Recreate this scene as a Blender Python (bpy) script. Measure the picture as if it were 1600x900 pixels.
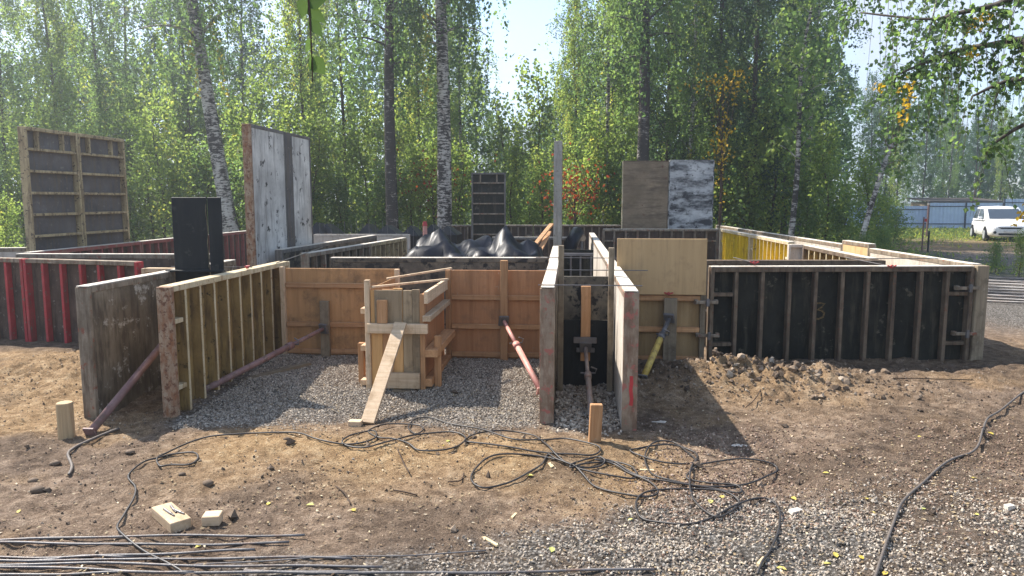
import bpy, math, random
import numpy as np
from mathutils import Vector, Matrix, Euler

R = math.radians
for o in list(bpy.data.objects):
    bpy.data.objects.remove(o)
SC = bpy.context.scene
COL = SC.collection
rnd = random.Random(7)
rng = np.random.default_rng(7)

# ------------------------------------------------------------------ camera
CAM_Z = 1.88
PITCH = math.atan(138 / 1155.)
YAW = math.atan(89 / 1155. * math.cos(PITCH))
cam_d = bpy.data.cameras.new('camera')
cam_d.lens = 26.0
cam_d.sensor_width = 36.0
cam_d.clip_start = 0.05
cam_d.clip_end = 3000
cam = bpy.data.objects.new('camera', cam_d)
COL.objects.link(cam)
cam.location = (0, 0, CAM_Z)
cam.rotation_euler = (math.pi / 2 - PITCH, 0, YAW)
SC.camera = cam

# ------------------------------------------------------------------ light
TO_SUN = Vector((-0.84, 0.52, 1.15)).normalized()
SUN_EL = math.asin(TO_SUN.z)
SUN_AZ = math.atan2(TO_SUN.x, TO_SUN.y)          # clockwise from +Y
sun_d = bpy.data.lights.new('sun', 'SUN')
sun_d.energy = 3.9
sun_d.angle = R(0.6)
sun_d.color = (1.0, 0.93, 0.84)
sun = bpy.data.objects.new('sun', sun_d)
COL.objects.link(sun)
sun.location = (-20, 20, 30)
sun.rotation_euler = TO_SUN.to_track_quat('Z', 'Y').to_euler()

W = bpy.data.worlds.new('World')
SC.world = W
W.use_nodes = True
wt = W.node_tree
wt.nodes.clear()
def wn(t, **k):
    n = wt.nodes.new(t)
    for a, b in k.items():
        setattr(n, a, b)
    return n
w_out = wn('ShaderNodeOutputWorld')
w_bg = wn('ShaderNodeBackground')
w_sky = wn('ShaderNodeTexSky', sky_type='NISHITA', sun_disc=False, sun_elevation=SUN_EL,
           sun_rotation=SUN_AZ, altitude=100, air_density=1.0, dust_density=.35, ozone_density=1.0)
w_tc = wn('ShaderNodeTexCoord')
w_sep = wn('ShaderNodeSeparateXYZ')
w_add = wn('ShaderNodeMath', operation='ADD'); w_add.inputs[1].default_value = 0.22
w_div = wn('ShaderNodeVectorMath', operation='DIVIDE')
w_cmb = wn('ShaderNodeCombineXYZ')
w_noi = wn('ShaderNodeTexNoise'); w_noi.inputs['Scale'].default_value = 1.5
w_noi.inputs['Detail'].default_value = 9; w_noi.inputs['Roughness'].default_value = 0.55
w_rmp = wn('ShaderNodeValToRGB')
w_rmp.color_ramp.elements[0].position = 0.40; w_rmp.color_ramp.elements[1].position = 0.62
w_mix = wn('ShaderNodeMix', data_type='RGBA')
w_mix.inputs[7].default_value = (3.0, 3.45, 4.2, 1)
L = wt.links.new
L(w_tc.outputs['Generated'], w_sep.inputs[0])
L(w_sep.outputs['Z'], w_add.inputs[0])
for i in range(3):
    L(w_add.outputs[0], w_cmb.inputs[i])
L(w_tc.outputs['Generated'], w_div.inputs[0]); L(w_cmb.outputs[0], w_div.inputs[1])
L(w_div.outputs[0], w_noi.inputs['Vector'])
L(w_noi.outputs['Fac'], w_rmp.inputs[0])
L(w_rmp.outputs['Color'], w_mix.inputs[0])
L(w_sky.outputs[0], w_mix.inputs[6])
L(w_mix.outputs[2], w_bg.inputs['Color'])
w_bg.inputs['Strength'].default_value = 0.1
L(w_bg.outputs[0], w_out.inputs['Surface'])

SC.render.engine = 'CYCLES'
SC.view_settings.view_transform = 'Standard'
SC.view_settings.look = 'None'
SC.view_settings.gamma = 1
SC.view_settings.exposure = 1.58
SC.view_settings.use_curve_mapping = False
SC.cycles.max_bounces = 8
SC.cycles.transparent_max_bounces = 8

# ------------------------------------------------------------------ helpers
def ray(px, py):
    x = (px - 800) / 1155.; y = -(py - 450) / 1155.
    d = Vector((x, math.cos(PITCH) + y * math.sin(PITCH), -math.sin(PITCH) + y * math.cos(PITCH)))
    c, s = math.cos(YAW), math.sin(YAW)
    return Vector((c * d.x - s * d.y, s * d.x + c * d.y, d.z))
def onz(px, py, z=0.0):
    d = ray(px, py); t = (z - CAM_Z) / d.z
    return Vector((0, 0, CAM_Z)) + d * t
def ony(px, py, Y):
    d = ray(px, py)
    return Vector((0, 0, CAM_Z)) + d * (Y / d.y)

def _h(ix, iy, seed):
    n = (ix * 374761393 + iy * 668265263 + seed * 1442695041) & 0xffffffff
    n = ((n ^ (n >> 13)) * 1274126177) & 0xffffffff
    return ((n ^ (n >> 16)) & 0xffff) / 65535.0
def vnoise(x, y, seed=0):
    x = np.asarray(x, float); y = np.asarray(y, float)
    ix = np.floor(x).astype(np.int64); iy = np.floor(y).astype(np.int64)
    fx = x - ix; fy = y - iy
    fx = fx * fx * (3 - 2 * fx); fy = fy * fy * (3 - 2 * fy)
    a = _h(ix, iy, seed); b = _h(ix + 1, iy, seed); c = _h(ix, iy + 1, seed); d = _h(ix + 1, iy + 1, seed)
    return (a * (1 - fx) + b * fx) * (1 - fy) + (c * (1 - fx) + d * fx) * fy
def fbm(x, y, seed=0, oct=4):
    s = 0; a = 0.5
    for i in range(oct):
        s = s + a * vnoise(np.asarray(x) * 2 ** i, np.asarray(y) * 2 ** i, seed + i * 17); a *= 0.5
    return s
def sstep(a, b, v):
    t = np.clip((np.asarray(v, float) - a) / (b - a), 0, 1)
    return t * t * (3 - 2 * t)

def gh(x, y):
    """height of the ground"""
    x = np.asarray(x, float); y = np.asarray(y, float)
    z = -0.12 + 0.115 * sstep(6.5, 8.5, y)
    near = 1 - sstep(12, 16, y)
    rough = 0.06 * (fbm(x * 1.1, y * 1.1, 3, 4) - .47) + 0.07 * (fbm(x * 5, y * 5, 9, 4) - .47) + .03 * (fbm(x * 15, y * 15, 19, 3) - .44) + .075 * np.clip(fbm(x * 8 + 3 * vnoise(x * 2, y * 2, 7), y * 8, 29, 3) - .56, 0, 1)
    room = sstep(-3.7, -3.2, x) * (1 - sstep(-.4, 0, x)) * sstep(5.9, 6.5, y) * (1 - sstep(9.0, 9.6, y))
    corr = sstep(-.15, -.05, x) * (1 - sstep(.42, .52, x)) * sstep(6.2, 6.7, y) * (1 - sstep(9, 9.6, y))
    z = z + rough * near * (1 - .7 * np.maximum(room, corr))
    z = z - 0.02 * room
    z = z - corr * 0.10 * sstep(6.6, 8.6, y)
    # heap of dug sand in front of the dark panel
    m = np.exp(-((x - 1.9) / 1.25) ** 2 - ((y - 7.9) / .55) ** 2)
    m2 = np.exp(-((x - 3.3) / .45) ** 2 - ((y - 6.5) / .25) ** 2)
    m3 = np.exp(-((x - 4.9) / .9) ** 2 - ((y - 8.2) / .5) ** 2)
    clod = .05 + 1.2 * fbm(x * 3.2, y * 3.2, 31, 4) + 2.2 * np.abs(fbm(x * 7, y * 7, 37, 3) - .44)
    z = z + (0.19 * m + .09 * m2 + .08 * m3) * clod
    m4 = np.exp(-((x + 5.6) / 1.2) ** 2 - ((y - 7.7) / .7) ** 2)
    z = z + .09 * m4 * clod
    # low lip of sand before the open room
    lip = np.exp(-((y - 5.75) / .3) ** 2) * sstep(-3.4, -2.4, x) * (1 - sstep(.2, .9, x))
    z = z + .045 * lip * (.5 + fbm(x * 2, y * 2, 5, 3))
    return z
def g1(x, y):
    return float(gh(np.array([x]), np.array([y]))[0])
def ong(px, py, lift=0.0):
    p = onz(px, py, -0.1)
    for _ in range(4):
        p = onz(px, py, g1(p.x, p.y) + lift)
    return p

class MB:
    def __init__(s):
        s.v = []; s.f = []
    def add(s, vs, fs):
        n = len(s.v); s.v += [tuple(v) for v in vs]; s.f += [tuple(i + n for i in f) for f in fs]; return s
    def box(s, x0, x1, y0, y1, z0, z1, c=0.0, M=None):
        x0, x1 = min(x0, x1), max(x0, x1); y0, y1 = min(y0, y1), max(y0, y1); z0, z1 = min(z0, z1), max(z0, z1)
        if c <= 0:
            vs = [(x0, y0, z0), (x1, y0, z0), (x1, y1, z0), (x0, y1, z0), (x0, y0, z1), (x1, y0, z1), (x1, y1, z1), (x0, y1, z1)]
            fs = [(0, 3, 2, 1), (4, 5, 6, 7), (0, 1, 5, 4), (1, 2, 6, 5), (2, 3, 7, 6), (3, 0, 4, 7)]
        else:
            c = min(c, (x1 - x0) * .3, (y1 - y0) * .3, (z1 - z0) * .3)
            vs = []; idx = {}
            X = (x0, x1); Y = (y0, y1); Z = (z0, z1); sg = (1, -1)
            for i in (0, 1):
                for j in (0, 1):
                    for k in (0, 1):
                        cx, cy, cz = X[i], Y[j], Z[k]
                        dx, dy, dz = c * sg[i], c * sg[j], c * sg[k]
                        for a, p in enumerate(((cx, cy + dy, cz + dz), (cx + dx, cy, cz + dz), (cx + dx, cy + dy, cz))):
                            idx[(i, j, k, a)] = len(vs); vs.append(p)
            fs = []
            I = lambda i, j, k, a: idx[(i, j, k, a)]
            for i in (0, 1):
                q = [I(i, 0, 0, 0), I(i, 1, 0, 0), I(i, 1, 1, 0), I(i, 0, 1, 0)]; fs.append(q if i else q[::-1])
                q = [I(0, i, 0, 1), I(1, i, 0, 1), I(1, i, 1, 1), I(0, i, 1, 1)]; fs.append(q[::-1] if i else q)
                q = [I(0, 0, i, 2), I(1, 0, i, 2), I(1, 1, i, 2), I(0, 1, i, 2)]; fs.append(q if i else q[::-1])
            cen = Vector(((x0 + x1) / 2, (y0 + y1) / 2, (z0 + z1) / 2))
            ex = []
            for i in (0, 1):
                for j in (0, 1):
                    ex.append([I(i, j, 0, 0), I(i, j, 0, 1), I(i, j, 1, 1), I(i, j, 1, 0)])
                    ex.append([I(i, 0, j, 0), I(i, 0, j, 2), I(i, 1, j, 2), I(i, 1, j, 0)])
                    ex.append([I(0, i, j, 1), I(0, i, j, 2), I(1, i, j, 2), I(1, i, j, 1)])
                    for k in (0, 1):
                        ex.append([I(i, j, k, 0), I(i, j, k, 1), I(i, j, k, 2)])
            for q in ex:
                a, b, d = (Vector(vs[t]) for t in q[:3])
                if (b - a).cross(d - a).dot((a + b + d) / 3 - cen) < 0:
                    q = q[::-1]
                fs.append(q)
        if M is not None:
            vs = [M @ Vector(v) for v in vs]
        return s.add(vs, fs)
    def beam(s, p0, p1, w, h, up=(0, 0, 1), c=0.003):
        p0 = Vector(p0); p1 = Vector(p1); d = p1 - p0; ln = d.length; d.normalize()
        u = Vector(up); sd = d.cross(u)
        if sd.length < 1e-4:
            sd = d.cross(Vector((1, 0, 0)))
        sd.normalize(); u = sd.cross(d)
        M = Matrix(((d.x, sd.x, u.x, p0.x), (d.y, sd.y, u.y, p0.y), (d.z, sd.z, u.z, p0.z), (0, 0, 0, 1)))
        return s.box(0, ln, -w / 2, w / 2, -h / 2, h / 2, c, M)
    def tube(s, pts, rad, n=8, cap=True):
        pts = [Vector(p) for p in pts]
        if not hasattr(rad, '__len__'):
            rad = [rad] * len(pts)
        vs = []; fs = []
        prev = None
        for i, p in enumerate(pts):
            d = (pts[min(i + 1, len(pts) - 1)] - pts[max(i - 1, 0)])
            if d.length < 1e-9: d = Vector((0, 0, 1))
            d.normalize()
            if prev is None:
                a = Vector((0, 0, 1)) if abs(d.z) < .9 else Vector((1, 0, 0))
                u = d.cross(a).normalized()
            else:
                u = (prev - d * prev.dot(d))
                u = u.normalized() if u.length > 1e-6 else d.orthogonal().normalized()
            prev = u; w = d.cross(u)
            for k in range(n):
                t = 2 * math.pi * k / n
                vs.append(p + (u * math.cos(t) + w * math.sin(t)) * rad[i])
        for i in range(len(pts) - 1):
            for k in range(n):
                k2 = (k + 1) % n
                fs.append((i * n + k, i * n + k2, (i + 1) * n + k2, (i + 1) * n + k))
        if cap:
            fs.append(tuple(range(n))[::-1]); b = (len(pts) - 1) * n
            fs.append(tuple(b + k for k in range(n)))
        return s.add(vs, fs)
    def obj(s, name, mat, parent=None, smooth=False, mat2=None, split=None):
        me = bpy.data.meshes.new(name)
        me.from_pydata(s.v, [], s.f); me.update()
        if smooth:
            me.polygons.foreach_set('use_smooth', [True] * len(me.polygons))
        if mat2 is not None:
            me.materials.append(mat); me.materials.append(mat2)
            me.polygons.foreach_set('material_index', [0 if i < split else 1 for i in range(len(me.polygons))])
        return link(name, me, mat, parent)

def link(name, me, mat, parent=None):
    o = bpy.data.objects.new(name, me)
    if mat is not None and not len(me.materials):
        me.materials.append(mat)
    COL.objects.link(o)
    if parent is not None:
        o.parent = parent
    return o
def npmesh(name, V, Fq, mat, parent=None, attrs=None, smooth=False):
    """V (n,3) array, Fq (m,k) index array with k fixed"""
    me = bpy.data.meshes.new(name)
    n, m, k = len(V), len(Fq), Fq.shape[1]
    me.vertices.add(n); me.vertices.foreach_set('co', np.ascontiguousarray(V, dtype=np.float32).ravel())
    me.loops.add(m * k); me.loops.foreach_set('vertex_index', np.ascontiguousarray(Fq, dtype=np.int32).ravel())
    me.polygons.add(m); me.polygons.foreach_set('loop_start', np.arange(0, m * k, k, dtype=np.int32))
    me.polygons.foreach_set('loop_total', np.full(m, k, dtype=np.int32))
    me.polygons.foreach_set('use_smooth', np.full(m, bool(smooth)))
    me.update(calc_edges=True)
    for a, d in (attrs or {}).items():
        at = me.attributes.new(a, 'FLOAT', 'POINT'); at.data.foreach_set('value', np.asarray(d, dtype=np.float32))
    return link(name, me, mat, parent)
def tag(o, label=None, cat=None, group=None, kind=None):
    if label: o['label'] = label
    if cat: o['category'] = cat
    if group: o['group'] = group
    if kind: o['kind'] = kind
    return o
def thing(name, label, cat, loc=(0, 0, 0), rz=0.0, group=None):
    o = bpy.data.objects.new(name, None); COL.objects.link(o)
    o.empty_display_size = .2
    o.location = loc; o.rotation_euler = (0, 0, rz)
    return tag(o, label, cat, group)
def copy_thing(root, loc, rz, sc=1.0, label=None, group=None):
    r = root.copy(); COL.objects.link(r); r.location = loc; r.rotation_euler = (0, 0, rz); r.scale = (sc, sc, sc)
    if label: r['label'] = label
    if group: r['group'] = group
    for ch in list(root.children):
        c = ch.copy(); COL.objects.link(c); c.parent = r
        for gchild in list(ch.children):
            d = gchild.copy(); COL.objects.link(d); d.parent = c
    return r

# ------------------------------------------------------------------ materials
class NT:
    def __init__(s, name):
        s.m = bpy.data.materials.new(name); s.m.use_nodes = True
        s.t = s.m.node_tree; s.t.nodes.clear()
        s.out = s.n('ShaderNodeOutputMaterial')
    def n(s, t, ins=None, **k):
        nd = s.t.nodes.new(t)
        for a, b in k.items(): setattr(nd, a, b)
        for a, b in (ins or {}).items(): s.set(nd, a, b)
        return nd
    def set(s, nd, a, b):
        if isinstance(b, tuple) and len(b) == 2 and hasattr(b[0], 'outputs'):
            s.t.links.new(b[0].outputs[b[1]], nd.inputs[a])
        elif hasattr(b, 'outputs'):
            s.t.links.new(b.outputs[0], nd.inputs[a])
        else:
            if isinstance(b, tuple) and len(b) == 3 and nd.inputs[a].type == 'RGBA': b = b + (1,)
            nd.inputs[a].default_value = b
    def coords(s, scale=(1, 1, 1), rand=True, kind='Object'):
        tc = s.n('ShaderNodeTexCoord')
        v = (tc, kind)
        if rand:
            oi = s.n('ShaderNodeObjectInfo')
            mu = s.n('ShaderNodeMath', {0: (oi, 'Random'), 1: 71.0}, operation='MULTIPLY')
            v = s.n('ShaderNodeVectorMath', {0: v, 1: mu}, operation='ADD')
        return s.n('ShaderNodeMapping', {'Vector': v, 'Scale': scale})
    def noise(s, co, scale, detail=6, rough=.6, dist=0):
        return s.n('ShaderNodeTexNoise', {'Vector': co, 'Scale': scale, 'Detail': detail, 'Roughness': rough, 'Distortion': dist})
    def ramp(s, fac, stops):
        r = s.n('ShaderNodeValToRGB', {0: fac})
        e = r.color_ramp.elements
        while len(e) < len(stops): e.new(.5)
        for i, (p, c) in enumerate(stops):
            e[i].position = p
            e[i].color = (c, c, c, 1) if not isinstance(c, tuple) else c + (1,)
        return r
    def mix(s, fac, a, b, mode='MIX'):
        m = s.n('ShaderNodeMix', data_type='RGBA', blend_type=mode)
        s.set(m, 0, fac)
        s.set(m, 6, a); s.set(m, 7, b)
        return (m, 2)
    def finish(s, col, rough=.8, bump=None, bs=.3, bd=.01, spec=.3, metal=0.0):
        p = s.n('ShaderNodeBsdfPrincipled', {'Base Color': col, 'Roughness': rough, 'Specular IOR Level': spec, 'Metallic': metal})
        if bump is not None:
            b = s.n('ShaderNodeBump', {'Height': bump, 'Strength': bs, 'Distance': bd})
            s.set(p, 'Normal', b)
        s.t.links.new(p.outputs[0], s.out.inputs[0])
        return s.m

def m_grunge(name, c1, c2, c3, amt=.5, scale=3.0, streak=(9, 9, 1.2), rough=.8, c4=None, amt4=.62, bs=.35, spec=.25, s4=14.0):
    """weathered surface: mottled c1/c2, streaks of c3, flecks of c4"""
    t = NT(name); co = t.coords()
    n1 = t.noise(co, scale, 7, .65)
    base = t.ramp(n1, [(.36, c1), (.66, c2)])
    cs = t.coords(streak)
    n2 = t.noise(cs, 1.6, 6, .7)
    f2 = t.ramp(n2, [(amt - .06, 0.0), (amt + .12, 1.0)])
    col = t.mix(f2, base, c3)
    if c4 is not None:
        n4 = t.noise(co, s4, 5, .7)
        f4 = t.ramp(n4, [(amt4 - .03, 0.0), (amt4 + .03, 1.0)])
        col = t.mix(f4, col, c4)
    fine = t.noise(co, 60, 4, .7)
    return t.finish(col, rough, fine, bs, .006, spec)

def m_wood(name, c1, c2, axis='x', rough=.75, scale=1.0, dirt=None, damt=.6):
    t = NT(name)
    sc = {'x': (1.2, 22, 22), 'y': (22, 1.2, 22), 'z': (22, 22, 1.2)}[axis]
    co = t.coords(tuple(v * scale for v in sc))
    n1 = t.noise(co, 1.5, 6, .6, .6)
    col = t.ramp(n1, [(.3, c1), (.7, c2)])
    oi = t.n('ShaderNodeObjectInfo')
    hv = t.n('ShaderNodeMapRange', {'Value': (oi, 'Random'), 'To Min': .78, 'To Max': 1.12})
    col = t.mix(1.0, col, t.n('ShaderNodeCombineXYZ', {0: hv, 1: hv, 2: hv}), 'MULTIPLY')
    co2 = t.coords()
    if dirt is not None:
        nd = t.noise(co2, 4.5, 7, .7)
        col = t.mix(t.ramp(nd, [(damt - .08, 0.0), (damt + .1, 1.0)]), col, dirt)
    ns = t.noise(co2, 13, 6, .75)
    col = t.mix(t.ramp(ns, [(.655, 0.0), (.70, .55)]), col, (.40, .36, .30))
    cv = t.coords((11, 11, .9)); nv = t.noise(cv, 1.3, 5, .7)
    col = t.mix(t.ramp(nv, [(.5, 0.0), (.72, .45)]), col, t.mix(1.0, col, (.45, .42, .40), 'MULTIPLY'))
    return t.finish(col, rough, n1, .25, .004, .25)

def m_plain(name, c, rough=.5, spec=.5, metal=0.0, var=.25, scale=8.0):
    t = NT(name); co = t.coords()
    n = t.noise(co, scale, 5, .6)
    d = tuple(v * (1 - var) for v in c)
    return t.finish(t.ramp(n, [(.35, d), (.7, c)]), rough, n, .05, .003, spec, metal)

M = {}
M['ply_grey'] = m_grunge('weathered_plywood', (.12, .095, .066), (.235, .195, .145), (.085, .066, .046), .50, 2.2, (7, 7, 1.4), c4=(.38, .355, .31), amt4=.60, s4=5)
M['ply_yellow'] = m_grunge('stained_yellow_plywood', (.20, .125, .045), (.34, .23, .085), (.12, .075, .035), .55, 3.0, c4=(.07, .05, .025), amt4=.62, s4=9)
M['post_grey'] = m_grunge('pale_grey_panel_edge', (.24, .23, .205), (.36, .345, .31), (.19, .17, .145), .55, 5, c4=(.15, .12, .09), amt4=.64)
M['ply_bright'] = m_grunge('yellow_film_plywood', (.62, .44, .02), (.75, .56, .04), (.22, .13, .03), .60, 3.0, c4=(.12, .07, .03), amt4=.64, s4=5)
M['ply_dark'] = m_grunge('dark_film_plywood', (.010, .011, .009), (.026, .026, .021), (.055, .048, .035), .57, 3.0, (7, 7, 1.0), rough=.65, c4=(.09, .08, .06), amt4=.64, s4=7, spec=.15)
M['ply_brown'] = m_grunge('brown_film_plywood', (.06, .042, .032), (.12, .085, .066), (.04, .03, .025), .55, 3, c4=(.19, .17, .15), amt4=.64)
M['ply_slate'] = m_grunge('slate_grey_plywood', (.075, .07, .072), (.15, .14, .14), (.13, .108, .085), .52, 2.0, c4=(.22, .2, .17), amt4=.64)
M['ply_white'] = m_grunge('whitewashed_plywood', (.40, .385, .36), (.68, .655, .61), (.24, .225, .205), .56, 1.8, (5, 5, .8), c4=(.06, .055, .05), amt4=.615, s4=5)
M['ply_smear'] = m_grunge('black_smeared_plywood', (.34, .345, .345), (.52, .52, .51), (.045, .047, .052), .49, 3.0, (1.3, 1.3, 3.6), c4=(.03, .03, .033), amt4=.62, s4=7)
M['ply_tan'] = m_grunge('tan_weathered_plywood', (.17, .125, .08), (.27, .205, .135), (.12, .085, .058), .53, 2.6, (1.0, 1.0, 5), c4=(.12, .05, .03), amt4=.665, s4=5)
M['ply_pale'] = m_grunge('pale_cement_plywood', (.42, .37, .31), (.55, .5, .44), (.32, .27, .22), .55, 2.4, (7, 7, 1.2), c4=(.2, .15, .11), amt4=.66)
M['ply_mottle'] = m_grunge('mottled_dark_plywood', (.06, .054, .044), (.15, .13, .10), (.21, .18, .13), .56, 3.2, (3, 3, 3), c4=(.025, .025, .025), amt4=.56, s4=6)
M['frame_pale'] = m_grunge('pale_worn_frame_paint', (.44, .36, .22), (.56, .48, .33), (.30, .2, .10), .58, 6, c4=(.20, .10, .05), amt4=.62, s4=26)
M['frame_rust'] = m_grunge('rusted_frame_steel', (.25, .17, .11), (.36, .28, .20), (.22, .095, .045), .50, 7, (12, 12, 5), c4=(.13, .06, .035), amt4=.57, s4=22)
M['frame_tan'] = m_grunge('tan_worn_frame_paint', (.32, .25, .14), (.48, .39, .23), (.19, .14, .085), .52, 5, c4=(.10, .075, .055), amt4=.59, s4=16)
M['frame_grey'] = m_grunge('cement_stained_frame', (.17, .135, .098), (.30, .25, .19), (.11, .08, .055), .52, 6, c4=(.22, .085, .055), amt4=.61, s4=14)
M['frame_brown'] = m_grunge('brown_stained_frame', (.11, .08, .055), (.20, .15, .105), (.07, .05, .036), .52, 6, c4=(.15, .07, .045), amt4=.62, s4=18)
M['frame_red'] = m_grunge('red_frame_paint', (.30, .03, .036), (.40, .055, .058), (.18, .07, .06), .57, 5, c4=(.17, .13, .10), amt4=.62, s4=14, rough=.65)
M['frame_crust'] = m_grunge('crusted_reddish_frame', (.20, .145, .10), (.32, .255, .19), (.15, .085, .055), .52, 6, (8, 8, 2), c4=(.32, .12, .095), amt4=.585, s4=10)
M['frame_dull_red'] = m_grunge('dusty_red_frame_paint', (.24, .06, .055), (.3, .10, .085), (.22, .16, .12), .56, 5, c4=(.22, .17, .13), amt4=.62, s4=18)
M['frame_dark'] = m_grunge('dark_grey_frame', (.11, .105, .10), (.19, .18, .165), (.08, .07, .06), .55, 6, c4=(.2, .12, .08), amt4=.68)
M['top_sunlit'] = m_grunge('sunlit_rail_top', (.46, .42, .36), (.60, .56, .49), (.38, .3, .22), .56, 6, (4, 4, 4), c4=(.22, .15, .10), amt4=.64, s4=16)  # sunlit look of the rail tops, put into a pale colour
M['ply_orange'] = m_wood('orange_plywood', (.40, .185, .08), (.55, .275, .13), 'z', .7, .45, dirt=(.30, .155, .08), damt=.60)
M['ply_orange_dark'] = m_wood('ochre_plywood', (.33, .175, .07), (.46, .255, .115), 'z', .7, .45, dirt=(.22, .125, .06), damt=.58)
M['ply_ochre'] = m_wood('shaded_ochre_plywood', (.34, .22, .10), (.44, .30, .15), 'z', .7, .35, dirt=(.25, .17, .09), damt=.6)
M['ply_beige'] = m_wood('beige_plywood', (.46, .305, .15), (.55, .375, .195), 'z', .65, .25, dirt=(.36, .235, .12), damt=.62)
for a in 'xyz':
    M['wood_' + a] = m_wood('fresh_timber_' + a, (.48, .34, .21), (.64, .49, .335), a, dirt=(.30, .2, .11), damt=.60)
    M['wood_old_' + a] = m_wood('grey_timber_' + a, (.19, .15, .10), (.33, .265, .185), a, dirt=(.12, .09, .06), damt=.57)
    M['wood_warm_' + a] = m_wood('warm_timber_' + a, (.36, .18, .08), (.52, .30, .15), a, dirt=(.22, .12, .065), damt=.66)
M['wood_mid_z'] = m_wood('tan_grey_timber', (.27, .195, .115), (.40, .30, .19), 'z', dirt=(.17, .125, .08), damt=.58)
M['wood_tan_z'] = m_wood('tan_log', (.36, .25, .14), (.50, .37, .22), 'z')
M['board_orange'] = m_wood('orange_board', (.50, .27, .10), (.62, .37, .16), 'z', .7, .5)
M['steel_dark'] = m_grunge('dark_bar_steel', (.08, .075, .075), (.14, .13, .13), (.16, .10, .07), .6, 10, (3, 3, 3), rough=.45, spec=.5)
M['rebar_grey'] = m_grunge('grey_bar_steel', (.09, .082, .08), (.16, .148, .145), (.15, .085, .055), .56, 10, (3, 3, 3), rough=.45, spec=.5)
M['pole_violet'] = m_grunge('brownish_prop_paint', (.17, .095, .09), (.25, .155, .145), (.13, .09, .07), .56, 6, c4=(.3, .24, .2), amt4=.66, rough=.55)
M['pole_red'] = m_grunge('faded_red_prop_paint', (.50, .20, .16), (.60, .30, .25), (.42, .3, .25), .58, 6, c4=(.25, .14, .1), amt4=.66, rough=.5)
M['pole_yellow'] = m_grunge('worn_yellow_prop_paint', (.46, .31, .06), (.56, .42, .12), (.3, .2, .08), .56, 6, c4=(.2, .12, .07), amt4=.62, rough=.55)
M['pole_grey'] = m_grunge('grey_brown_prop_steel', (.2, .16, .14), (.3, .25, .22), (.2, .1, .07), .56, 6, rough=.55)
M['red_paint'] = m_plain('red_clamp_paint', (.45, .03, .035), .5)
M['film'] = m_plain('blue_black_film', (.003, .005, .012), .42, .14, 0, .3, 5)
M['film_black'] = m_plain('black_film', (.012, .013, .016), .5, .35)
M['panel_black'] = m_grunge('black_laminate', (.006, .009, .012), (.014, .017, .019), (.024, .025, .026), .58, 2, (6, 6, .8), rough=.5, c4=(.04, .04, .038), amt4=.66, s4=6, spec=.2, bs=.1)
M['cable'] = m_plain('black_cable_rubber', (.045, .04, .038), .5, .4, 0, .5, 6)
M['cable_old'] = m_plain('dusty_cable_rubber', (.12, .10, .085), .6, .4)
M['chip'] = m_plain('pale_wood_chip', (.62, .50, .30), .8, .2)
M['scratch'] = m_plain('pale_scratch', (.16, .135, .08), .8, .2, 0, .7, 14)
M['sheet_scrap'] = m_plain('pale_scrap', (.62, .56, .48), .8, .2)
M['yellow_mark'] = m_plain('yellow_chalk_paint', (.20, .135, .06), .8, .2, 0, .7, 40)

def m_ground():
    t = NT('site_soil')
    co = t.coords(rand=False)
    n1 = t.noise(co, 1.3, 8, .62)
    n2 = t.noise(co, 9, 8, .7)
    n3 = t.noise(co, 55, 5, .7)
    dirt = t.ramp(n2, [(.30, (.075, .05, .034)), (.5, (.215, .155, .11)), (.70, (.39, .30, .222))])
    dirt2 = t.ramp(n2, [(.3, (.07, .049, .036)), (.7, (.225, .165, .122))])
    dirt = t.mix(t.ramp(n1, [(.42, 0.0), (.6, 1.0)]), dirt, dirt2)
    sand = t.ramp(n2, [(.30, (.16, .095, .047)), (.52, (.34, .225, .115)), (.72, (.48, .355, .21))])
    a_s = t.n('ShaderNodeAttribute', attribute_name='sand')
    a_g = t.n('ShaderNodeAttribute', attribute_name='gravel')
    a_r = t.n('ShaderNodeAttribute', attribute_name='grass')
    col = t.mix((a_s, 'Fac'), dirt, sand)
    vor = t.n('ShaderNodeTexVoronoi', {'Vector': co, 'Scale': 42.0, 'Randomness': 1.0})
    grav = t.ramp((vor, 'Color'), [(.2, (.13, .115, .10)), (.55, (.25, .23, .205)), (.85, (.40, .375, .34))])
    grav = t.mix(t.ramp((vor, 'Distance'), [(.25, 0.0), (.6, .85)]), grav, (.05, .043, .036))
    col = t.mix((a_g, 'Fac'), col, grav)
    a_d = t.n('ShaderNodeAttribute', attribute_name='dark_soil')
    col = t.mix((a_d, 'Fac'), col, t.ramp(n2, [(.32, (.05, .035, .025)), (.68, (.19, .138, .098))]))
    grass = t.ramp(n2, [(.3, (.035, .055, .014)), (.55, (.075, .10, .025)), (.75, (.16, .15, .05))])
    col = t.mix((a_r, 'Fac'), col, grass)
    n4 = t.noise(co, 95, 6, .75)
    col = t.mix(.8, col, t.ramp(n4, [(.32, .16), (.5, .5), (.68, .88)]), 'OVERLAY')
    sp = t.noise(co, 46, 3, .5)
    col = t.mix(t.ramp(sp, [(.66, 0.0), (.70, .75)]), col, (.40, .33, .24))
    hb = t.n('ShaderNodeMath', {0: n3, 1: n2}, operation='ADD')
    return t.finish(col, .95, hb, 1.0, .035, .1)
M['ground'] = m_ground()

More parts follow.
